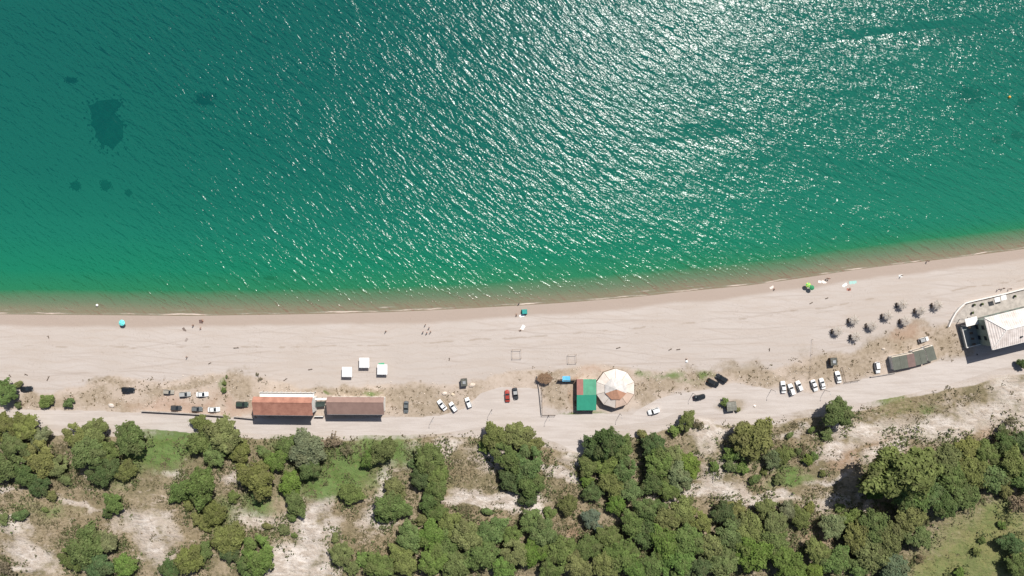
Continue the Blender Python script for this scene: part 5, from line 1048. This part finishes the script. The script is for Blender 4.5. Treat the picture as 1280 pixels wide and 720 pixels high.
for k, o in proto.items():
    if k not in used:
        for ch in list(o.children_recursive): bpy.data.objects.remove(ch)
        bpy.data.objects.remove(o)

# ------------------------------------------------------------------ thatched beach umbrellas
def thatched(seed):
    rs = random.Random(seed); r = empty('thatched_umbrella', (0, 0, 0))
    mb = MB(); mb.tube((0, 0, -.4), (0, 0, 2.55), .07, .05); mb.build('pole', M['wood'], r)
    mb = MB()
    for i in range(140):
        a = rs.uniform(0, 2 * math.pi); r0 = rs.uniform(0, .9); ln = rs.uniform(.5, 1.1); r1 = min(r0 + ln, rs.uniform(1.6, 2.35)); wd = rs.uniform(.03, .08)
        da = rs.uniform(-.15, .15); z0_ = 2.45 - r0 * .2; z1_ = 2.45 - r1 * .22 - rs.uniform(0, .15)
        p0 = Vector((r0 * math.cos(a), r0 * math.sin(a), z0_)); p1 = Vector((r1 * math.cos(a + da), r1 * math.sin(a + da), z1_)); n_ = Vector((-math.sin(a), math.cos(a), rs.uniform(-.3, .3))) * wd
        mb.add([p0 - n_, p0 + n_, p1 + n_ * 1.3, p1 - n_ * 1.3], [(0, 1, 2, 3)])
    mb.build('thatch', M['thatch'], r)
    mb = MB()
    for i in range(8):
        a = i * math.pi / 4; mb.tube((0, 0, 2.5), (1.9 * math.cos(a), 1.9 * math.sin(a), 2.0), .025, n=5)
    mb.build('ribs', M['wood'], r); return r
th = [thatched(s) for s in (1, 2, 3)]
def lounger(loc, rz_, label):
    r = empty('sun_lounger', loc, rz_, label, 'sun lounger', 'dark loungers under the thatched umbrellas')
    mb = MB(); mb.box(-.95, .45, -.3, .3, .28, .36, bev=.02); mb.build('seat', M['dark_wood'], r)
    mb = MB(); mb.slab([(.46, -.3, .36), (1.0, -.3, .62), (1.0, .3, .62), (.46, .3, .36)], .07); mb.build('backrest', M['dark_wood'], r)
    for x in (-.8, .35):
        for y in (-.25, .25): mb = MB(); mb.tube((x, y, 0), (x, y, .28), .03, n=6); mb.build('leg', M['dark_wood'], r)
    return r
TU = [(1048, 414, 'thatched umbrella at the left end of the two rows'), (1068.5, 400.5, 'second thatched umbrella of the upper row from the left'), (1071, 421, 'lowest thatched umbrella, nearest the road'), (1091, 407, 'thatched umbrella third along, midway between road and sea'), (1110.5, 395, 'thatched umbrella in the middle of the whole set'), (1129.5, 381, 'thatched umbrella closest to the sea, above a lower one'), (1133, 401.5, 'thatched umbrella directly below the one closest to the sea'), (1152, 388, 'thatched umbrella second from the right'), (1173.5, 381.5, 'thatched umbrella at the right end, nearest the white terrace wall')]
for i, (px, py, lab) in enumerate(TU):
    g = G(px, py, 2.2); o = th[i] if i < 3 else copy_tree(th[i % 3]); o.location = g; o.rotation_euler = (rnd.uniform(-.05, .05), rnd.uniform(-.05, .05), rnd.uniform(0, 6.28) if i >= 3 else 0); o.scale = (1.15, 1.15, .95)
    tag(o, lab, 'umbrella', 'thatched umbrellas on the beach')
    where = lab.replace('thatched umbrella', 'umbrella')
    q = Vector((g.x - 1.55, g.y - .2, 0)); q.z = gz(q.x, q.y); lounger(q, math.radians(88 + rnd.uniform(-8, 8)), 'dark lounger left of the ' + ['umbrella at the left end of both rows', 'second upper-row umbrella from the left', 'lowest umbrella nearest the road', 'third umbrella along, midway to the sea', 'umbrella in the middle of the set', 'umbrella closest to the sea', 'umbrella right under the seaward one', 'second umbrella from the right', 'umbrella nearest the white wall'][i])

# ------------------------------------------------------------------ sunshades, towels, small beach things
def sunshade(px, py, R_, cols_, label, tilt=0.0):
    g = G(px, py, 1.9); r = empty('parasol', g, rnd.uniform(0, 1), label, 'parasol')
    mb = MB(); mb.tube((0, 0, -.3), (0, 0, 2.1), .025, n=8); mb.build('pole', M['metal'], r)
    ms = [paint('parasol_cloth', c_, .8, .05) for c_ in cols_]
    for k, m_ in enumerate(ms):
        mb = MB()
        for i in range(8):
            if i % len(ms) != k: continue
            a0 = i * math.pi / 4; a1 = a0 + math.pi / 4; am = (a0 + a1) / 2
            mb.poly([(0, 0, 2.12), (R_ * .6 * math.cos(a0), R_ * .6 * math.sin(a0), 1.98), (R_ * math.cos(a0), R_ * math.sin(a0), 1.75), (R_ * .97 * math.cos(am), R_ * .97 * math.sin(am), 1.78), (R_ * math.cos(a1), R_ * math.sin(a1), 1.75), (R_ * .6 * math.cos(a1), R_ * .6 * math.sin(a1), 1.98)])
        mb.build('canopy', m_, r)
    return r
sunshade(152, 403.5, 1.15, [(.10, .62, .58), (.22, .72, .70)], 'turquoise parasol alone on the wet sand at the left')
sunshade(1010.5, 356.3, .95, [(.08, .45, .12), (.50, .62, .10)], 'green and yellow parasol at the water side')
sunshade(1015, 359.6, .95, [(.03, .22, .09)], 'dark green parasol touching the green and yellow one')
g = G(655.5, 390, 1.6); r = empty('beach_tent', g, .05, 'small teal square beach tent near the water', 'tent')
mb = MB(); mb.add([(-1.1, -.95, 0), (1.1, -.95, 0), (1.1, .95, 0), (-1.1, .95, 0), (-.8, -.7, 1.4), (.8, -.7, 1.4), (.8, .7, 1.5), (-.8, .7, 1.5)], [(4, 5, 6, 7), (1, 2, 6, 5), (2, 3, 7, 6), (3, 0, 4, 7)]); mb.build('cloth', paint('teal_cloth', (.03, .30, .27), .8), r)
for x, y in ((-.8, -.7), (.8, -.7)): mb = MB(); mb.tube((x * 1.2, y * 1.2, -.1), (x, y, 1.4), .02); mb.build('pole', M['metal'], r)
def towel(px, py, ang, l, w_, c_, label, nm='towel'):
    g = G(px, py); r = empty(nm, g + Vector((0, 0, .03)), math.radians(ang), label, nm.replace('_', ' ')); mb = MB(); n = 8
    vs = [((i / n - .5) * l, s * w_ / 2 + .02 * math.sin(i * 2.1), .015 + .02 * math.sin(i * 1.7 + s)) for i in range(n + 1) for s in (-1, 1)]
    mb.add(vs, [(2 * i, 2 * i + 2, 2 * i + 3, 2 * i + 1) for i in range(n)]); mb.build('cloth', paint('towel_cloth', c_, .95, .1, 4), r)
towel(652.5, 394.6, 20, 2.0, 1.1, (.8, .8, .8), 'white towel just below the teal tent')
towel(653.5, 409.5, 60, 2.0, 1.2, (.82, .8, .78), 'white towel beside the person below the teal tent')
towel(1030, 352.8, 150, 1.9, 1.0, (.75, .68, .62), 'pale towel between the green parasols and the standing pair')
towel(1025.5, 352.3, 170, 1.7, .9, (.8, .72, .68), 'whitish towel right of the green parasols')
towel(1055.8, 356.4, 35, 1.9, 1.0, (.85, .83, .8), 'bright white towel above the reddish one on the sand')
towel(1066, 353.2, 5, 2.8, 1.2, (.35, .55, .50), 'pale teal towel right of the bright white one')
towel(1061, 362, -10, 1.6, .9, (.40, .17, .13), 'reddish towel on the sand below the bright white one')
towel(964.8, 359.5, 30, 1.6, 1.0, (.72, .62, .56), 'pale towel left of the person near the black cars\' stretch of beach')
towel(251.2, 402.8, 95, 1.9, 1.3, (.14, .09, .08), 'dark brown towel in the left group by the water')
towel(230.5, 412.3, 125, 1.9, .9, (.17, .13, .11), 'dark towel lowest left of the group by the water')
towel(233, 425, 60, 1.5, .8, (.30, .25, .22), 'grey towel below the dark one of the left group')
towel(1125.7, 345, 10, 1.4, 1.0, (.8, .79, .76), 'white towel alone on the sand towards the right end')
# driftwood, boulders
def rock(px, py, s, c_, label, nm='boulder', el=1.6, ang=0):
    g = G(px, py); mb = MB(); rs = random.Random(int(px * 7 + py)); mb.sphere((0, 0, 0), 1, 9, 6)
    mb.v = [(x * el * s * rs.uniform(.8, 1.15), y * s * rs.uniform(.8, 1.15), max(-.2, z) * s * .6 * rs.uniform(.8, 1.2)) for x, y, z in mb.v]
    o = mb.build(nm, paint('stone', c_, .9, .2, 2, bump=.02)); o.location = g; o.rotation_euler.z = math.radians(ang); tag(o, label, nm.replace('_', ' '))
rock(555.8, 491.8, .7, (.62, .53, .45), 'pale boulder above the leftmost diagonal white car', ang=15); rock(565.8, 493.2, .6, (.58, .48, .36), 'yellowish boulder above the middle diagonal white car', el=1.2)
rock(590, 481.5, .85, (.55, .46, .38), 'large pale boulder right of the small dark cabin', ang=20); rock(858, 451.8, .55, (.85, .84, .82), 'white boulder on the sand between canopy and black cars', el=1); rock(139, 506.8, .8, (.55, .48, .42), 'pale rubble lump in the scrub left of the dirt lot gap', ang=-20)
rock(943, 507.5, .5, (.75, .66, .58), 'pale stone right of the road island', el=1.3); rock(1104, 436, .5, (.5, .43, .36), 'little stone above the lone white car by the kiosks')
def log(px, py, ang, l, label):
    g = G(px, py); o = MB(); o.tube((-l / 2, 0, .12), (l / 2, .1, .14), .16, .10, 8); o.tube((l * .1, 0, .15), (l * .35, .5, .35), .07, .03, 6); q = o.build('driftwood', M['dark_wood']); q.location = g; q.rotation_euler.z = math.radians(ang); tag(q, label, 'driftwood', 'driftwood on the sand')
for a_ in ((60.5, 473, 60, 1.9, 'driftwood log on the sand above the two roadside shrubs'), (13, 469.5, 120, 1.1, 'driftwood piece at the far left of the beach'), (33, 468, 150, 1.2, 'driftwood piece above the black car at the left'), (262.5, 454.2, 20, 1.1, 'driftwood piece above the left car park'), (388, 462, 5, 1.6, 'driftwood piece left of the gazebos'), (357, 474.5, 30, 1.6, 'driftwood piece above the red-roofed house'), (295.5, 435, 0, 2.0, 'driftwood on the tide line right of the left group'), (61, 421, 100, 1.0, 'faint driftwood piece in the upper left of the beach'),
           (562, 449, 70, 1.0, 'driftwood piece right of the gazebos'), (838, 437, 20, 1.3, 'left driftwood piece above the green weeds'), (848, 437, 0, 1.4, 'right driftwood piece above the green weeds'), (773, 435, 10, 1.6, 'driftwood piece above the round canopy'), (1014, 379, 20, 1.2, 'driftwood piece below the green parasols'), (1033.5, 373, 10, 1.1, 'driftwood piece right of the one below the green parasols'), (962, 437, 80, 1.1, 'driftwood piece above the row of white cars')): log(*a_)
# buoys
def buoy(px, py, c_, label):
    o = Vector(((px - 640) * S, (360 - py) * S, 0)); r = empty('buoy', o, 0, label, 'buoy'); mb = MB(); mb.sphere((0, 0, .15), .5, 12, 8, .9); mb.build('float', paint('buoy_paint', c_, .5), r); mb = MB(); mb.tube((0, 0, .55), (0, 0, 1.0), .05); mb.build('mast', M['metal'], r)
buoy(1261.5, 121.5, (.85, .42, .05), 'orange buoy floating near the right edge'); buoy(121.6, 381.6, (.85, .8, .75), 'white buoy floating in the shallows at the left')

# ------------------------------------------------------------------ people
skinm = paint('skin', (.42, .24, .16), .6, .06, 8); hairm = paint('hair', (.03, .02, .015), .8, .2, 20)
def skin_body(joints, edges, radii, name):
    me = bpy.data.meshes.new(name); me.from_pydata(joints, edges, []); o = bpy.data.objects.new(name, me); col.objects.link(o)
    md = o.modifiers.new('s', 'SKIN'); md.use_smooth_shade = True
    for i, rr_ in enumerate(radii): me.skin_vertices[0].data[i].radius = (rr_, rr_)
    for v in me.skin_vertices[0].data: v.use_root = False
    me.skin_vertices[0].data[0].use_root = True
    o.modifiers.new('b', 'SUBSURF').levels = 1
    dg = bpy.context.evaluated_depsgraph_get(); dg.update(); m2 = bpy.data.meshes.new_from_object(o.evaluated_get(dg)); bpy.data.objects.remove(o)
    for p_ in m2.polygons: p_.use_smooth = True
    m2.materials.clear(); m2.materials.append(skinm); return m2
def figure(pose):
    J = [(0, 0, .95)]; E = []; Rd = [.13]
    def ad(par, p_, r_): J.append(p_); E.append((par, len(J) - 1)); Rd.append(r_); return len(J) - 1
    if pose == 'sit': J[0] = (0, 0, .14)
    z = J[0][2]; w1 = ad(0, (-.02, 0, z + .18), .115); ch = ad(w1, (-.02, 0, z + .38), .14); nk = ad(ch, (0, 0, z + .54), .06); hd = ad(nk, (.03, 0, z + .66), .095); ad(hd, (.03, 0, z + .76), .08); ad(hd, (.12, 0, z + .655), .022)
    for s in (-1, 1):
        sh = ad(ch, (-.01, s * .18, z + .46), .055)
        if pose == 'walk': el_ = ad(sh, (s * .14, s * .24, z + .2), .04); wr = ad(el_, (s * .26 + .05, s * .24, z), .03)
        elif pose == 'sit': el_ = ad(sh, (-.15, s * .25, z + .22), .04); wr = ad(el_, (-.25, s * .3, z - .05), .03)
        else: el_ = ad(sh, (0, s * .26, z + .18), .04); wr = ad(el_, (.06, s * .27, z - .06), .03)
        d = (Vector(J[wr]) - Vector(J[el_])).normalized(); hp = Vector(J[wr]) + d * .08; pm = ad(wr, tuple(hp), .03)
        side = Vector((1, 0, 0)) if pose != 'sit' else Vector((0, s, 0))
        for k, ln in ((-1.5, .06), (-.5, .075), (.5, .07), (1.5, .055)): ad(pm, tuple(hp + side * k * .02 + d * ln), .009)
        ad(wr, tuple(Vector(J[wr]) + side * .05 + d * .05), .010)
        hp_ = ad(0, (0, s * .10, z - .05), .09)
        if pose == 'sit': kn = ad(hp_, (.42, s * .16, .40), .06); an_ = ad(kn, (.72, s * .16, .08), .04); ad(an_, (.90, s * .17, .04), .035)
        elif pose == 'walk': kn = ad(hp_, (-s * .16 + .05, s * .10, .5), .06); an_ = ad(kn, (-s * .3, s * .10, .09), .04); ad(an_, (-s * .3 + .18, s * .11, .04), .035)
        else: kn = ad(hp_, (.02, s * .11, .5), .06); an_ = ad(kn, (0, s * .12, .09), .04); ad(an_, (.18, s * .13, .04), .035)
    me = skin_body(J, E, Rd, 'body'); hm = MB(); hc = J[hd]; hm.sphere((hc[0] - .025, hc[1], hc[2] + .05), .105, 12, 8); 
    tm = MB(); cz = J[0][2]
    if pose == 'sit': tm.tube((-.02, 0, cz - .1), (-.02, 0, cz + .12), .165, .145, 12)
    else: tm.tube((0, 0, cz - .24), (0, 0, cz + .10), .185, .15, 12)
    return me, hm, tm
FIG = {k: figure(k) for k in ('stand', 'walk', 'sit')}
_hm = {}
def person(px, py, pose, ang, cloth, label):
    g = G(px, py, .9 if pose != 'sit' else .3); me, hm, tm = FIG[pose]
    r = empty('person', g, math.radians(ang), label, 'person', 'people on the beach')
    b_ = bpy.data.objects.new('body', me); col.objects.link(b_); b_.parent = r
    if pose not in _hm: _hm[pose] = (hm.build('hair', hairm, r), tm.build('shorts', hairm, r)); hs = _hm[pose]
    else:
        hs = [q.copy() for q in _hm[pose]]
        for q in hs: col.objects.link(q); q.parent = r
    set_mat(hs[0], hairm); key = str(cloth)
    if key not in PA: PA[key] = paint('swimwear', cloth, .8, .05)
    set_mat(hs[1], PA[key])
bk, nv, rd_, wt = (.02, .02, .02), (.03, .05, .15), (.4, .05, .04), (.75, .75, .72)
for a_ in ((241, 406.5, 'stand', 30, bk, 'person in black left of the dark brown towel by the water'), (250.5, 411, 'sit', 90, nv, 'seated person in navy just below the dark brown towel'), (233.2, 446.2, 'walk', 200, bk, 'person in black walking alone above the left car park'), (253.3, 401.5, 'sit', 100, rd_, 'seated person in red on the dark brown towel'),
           (531.6, 405.8, 'stand', 0, bk, 'topmost person in black of the five standing in a ring'), (536.4, 409.4, 'stand', 250, nv, 'person in navy on the upper right of the ring of five'), (528.8, 414.8, 'stand', 40, nv, 'leftmost person in navy of the ring of five'), (533.6, 415.8, 'stand', 90, rd_, 'person in red at the bottom of the ring of five'), (538.2, 414.8, 'walk', 150, bk, 'rightmost person in black of the ring of five'),
           (482, 414, 'walk', 10, bk, 'person in black walking alone above the rightmost gazebo'), (649.2, 378.8, 'stand', 90, nv, 'person in navy standing at the water edge above the teal tent'), (645.5, 394.3, 'sit', 90, nv, 'seated person left of the white towel by the teal tent'), (651, 412.5, 'sit', 200, bk, 'seated person in black beside the white towel below the teal tent'),
           (967.8, 361.8, 'sit', 90, bk, 'seated person in black right of the pale towel, left of the green parasols'), (1034.5, 347.8, 'stand', 60, bk, 'left one of the pair standing at the water right of the green parasols'), (1036.8, 348.4, 'stand', 120, rd_, 'right one in red of the pair standing at the water'), (1062, 361.6, 'sit', 60, bk, 'seated person in black on the reddish towel'), (1127.2, 344.6, 'stand', 180, bk, 'person in black beside the white towel towards the right end'),
           (1160.3, 326.3, 'walk', 60, nv, 'person in navy wading at the right end of the waterline'), (1249, 361.6, 'walk', 10, nv, 'person in navy left of two others outside the terrace wall'), (1254.7, 360.4, 'walk', 10, bk, 'person in black between two others outside the terrace wall'), (1263, 361, 'walk', 190, wt, 'person in white shorts right of two others outside the terrace wall'), (858.2, 448.5, 'sit', 270, wt, 'seated person in white by the white boulder')):
    person(*a_)
# rubble that nobody could count
rs = np.random.RandomState(3); mb = MB(); cnt = 0
stm = paint('stones', (.50, .43, .36), .9, .3, .5)
while cnt < 1500:
    px, py = rs.uniform(-20, 1290), rs.uniform(450, 560); s_ = float(sample(MASKS[5], np.array([px]), np.array([py]))[0]) * (1 - 3 * float(sample(MASKS[0], np.array([px]), np.array([py]))[0]))
    if rs.uniform() > s_ * (.15 + 1.2 * max(0, float(fbm(px / 12, py / 8, 12)) - .45) * 4): cnt += .05; continue
    cnt += 1; g = G(px, py); r_ = rs.uniform(.06, .28); mb.sphere((g.x, g.y, g.z), r_, 5, 3, .6)
st = mb.build('stones', stm); tag(st, 'scattered small stones and rubble behind the beach', kind='stuff')
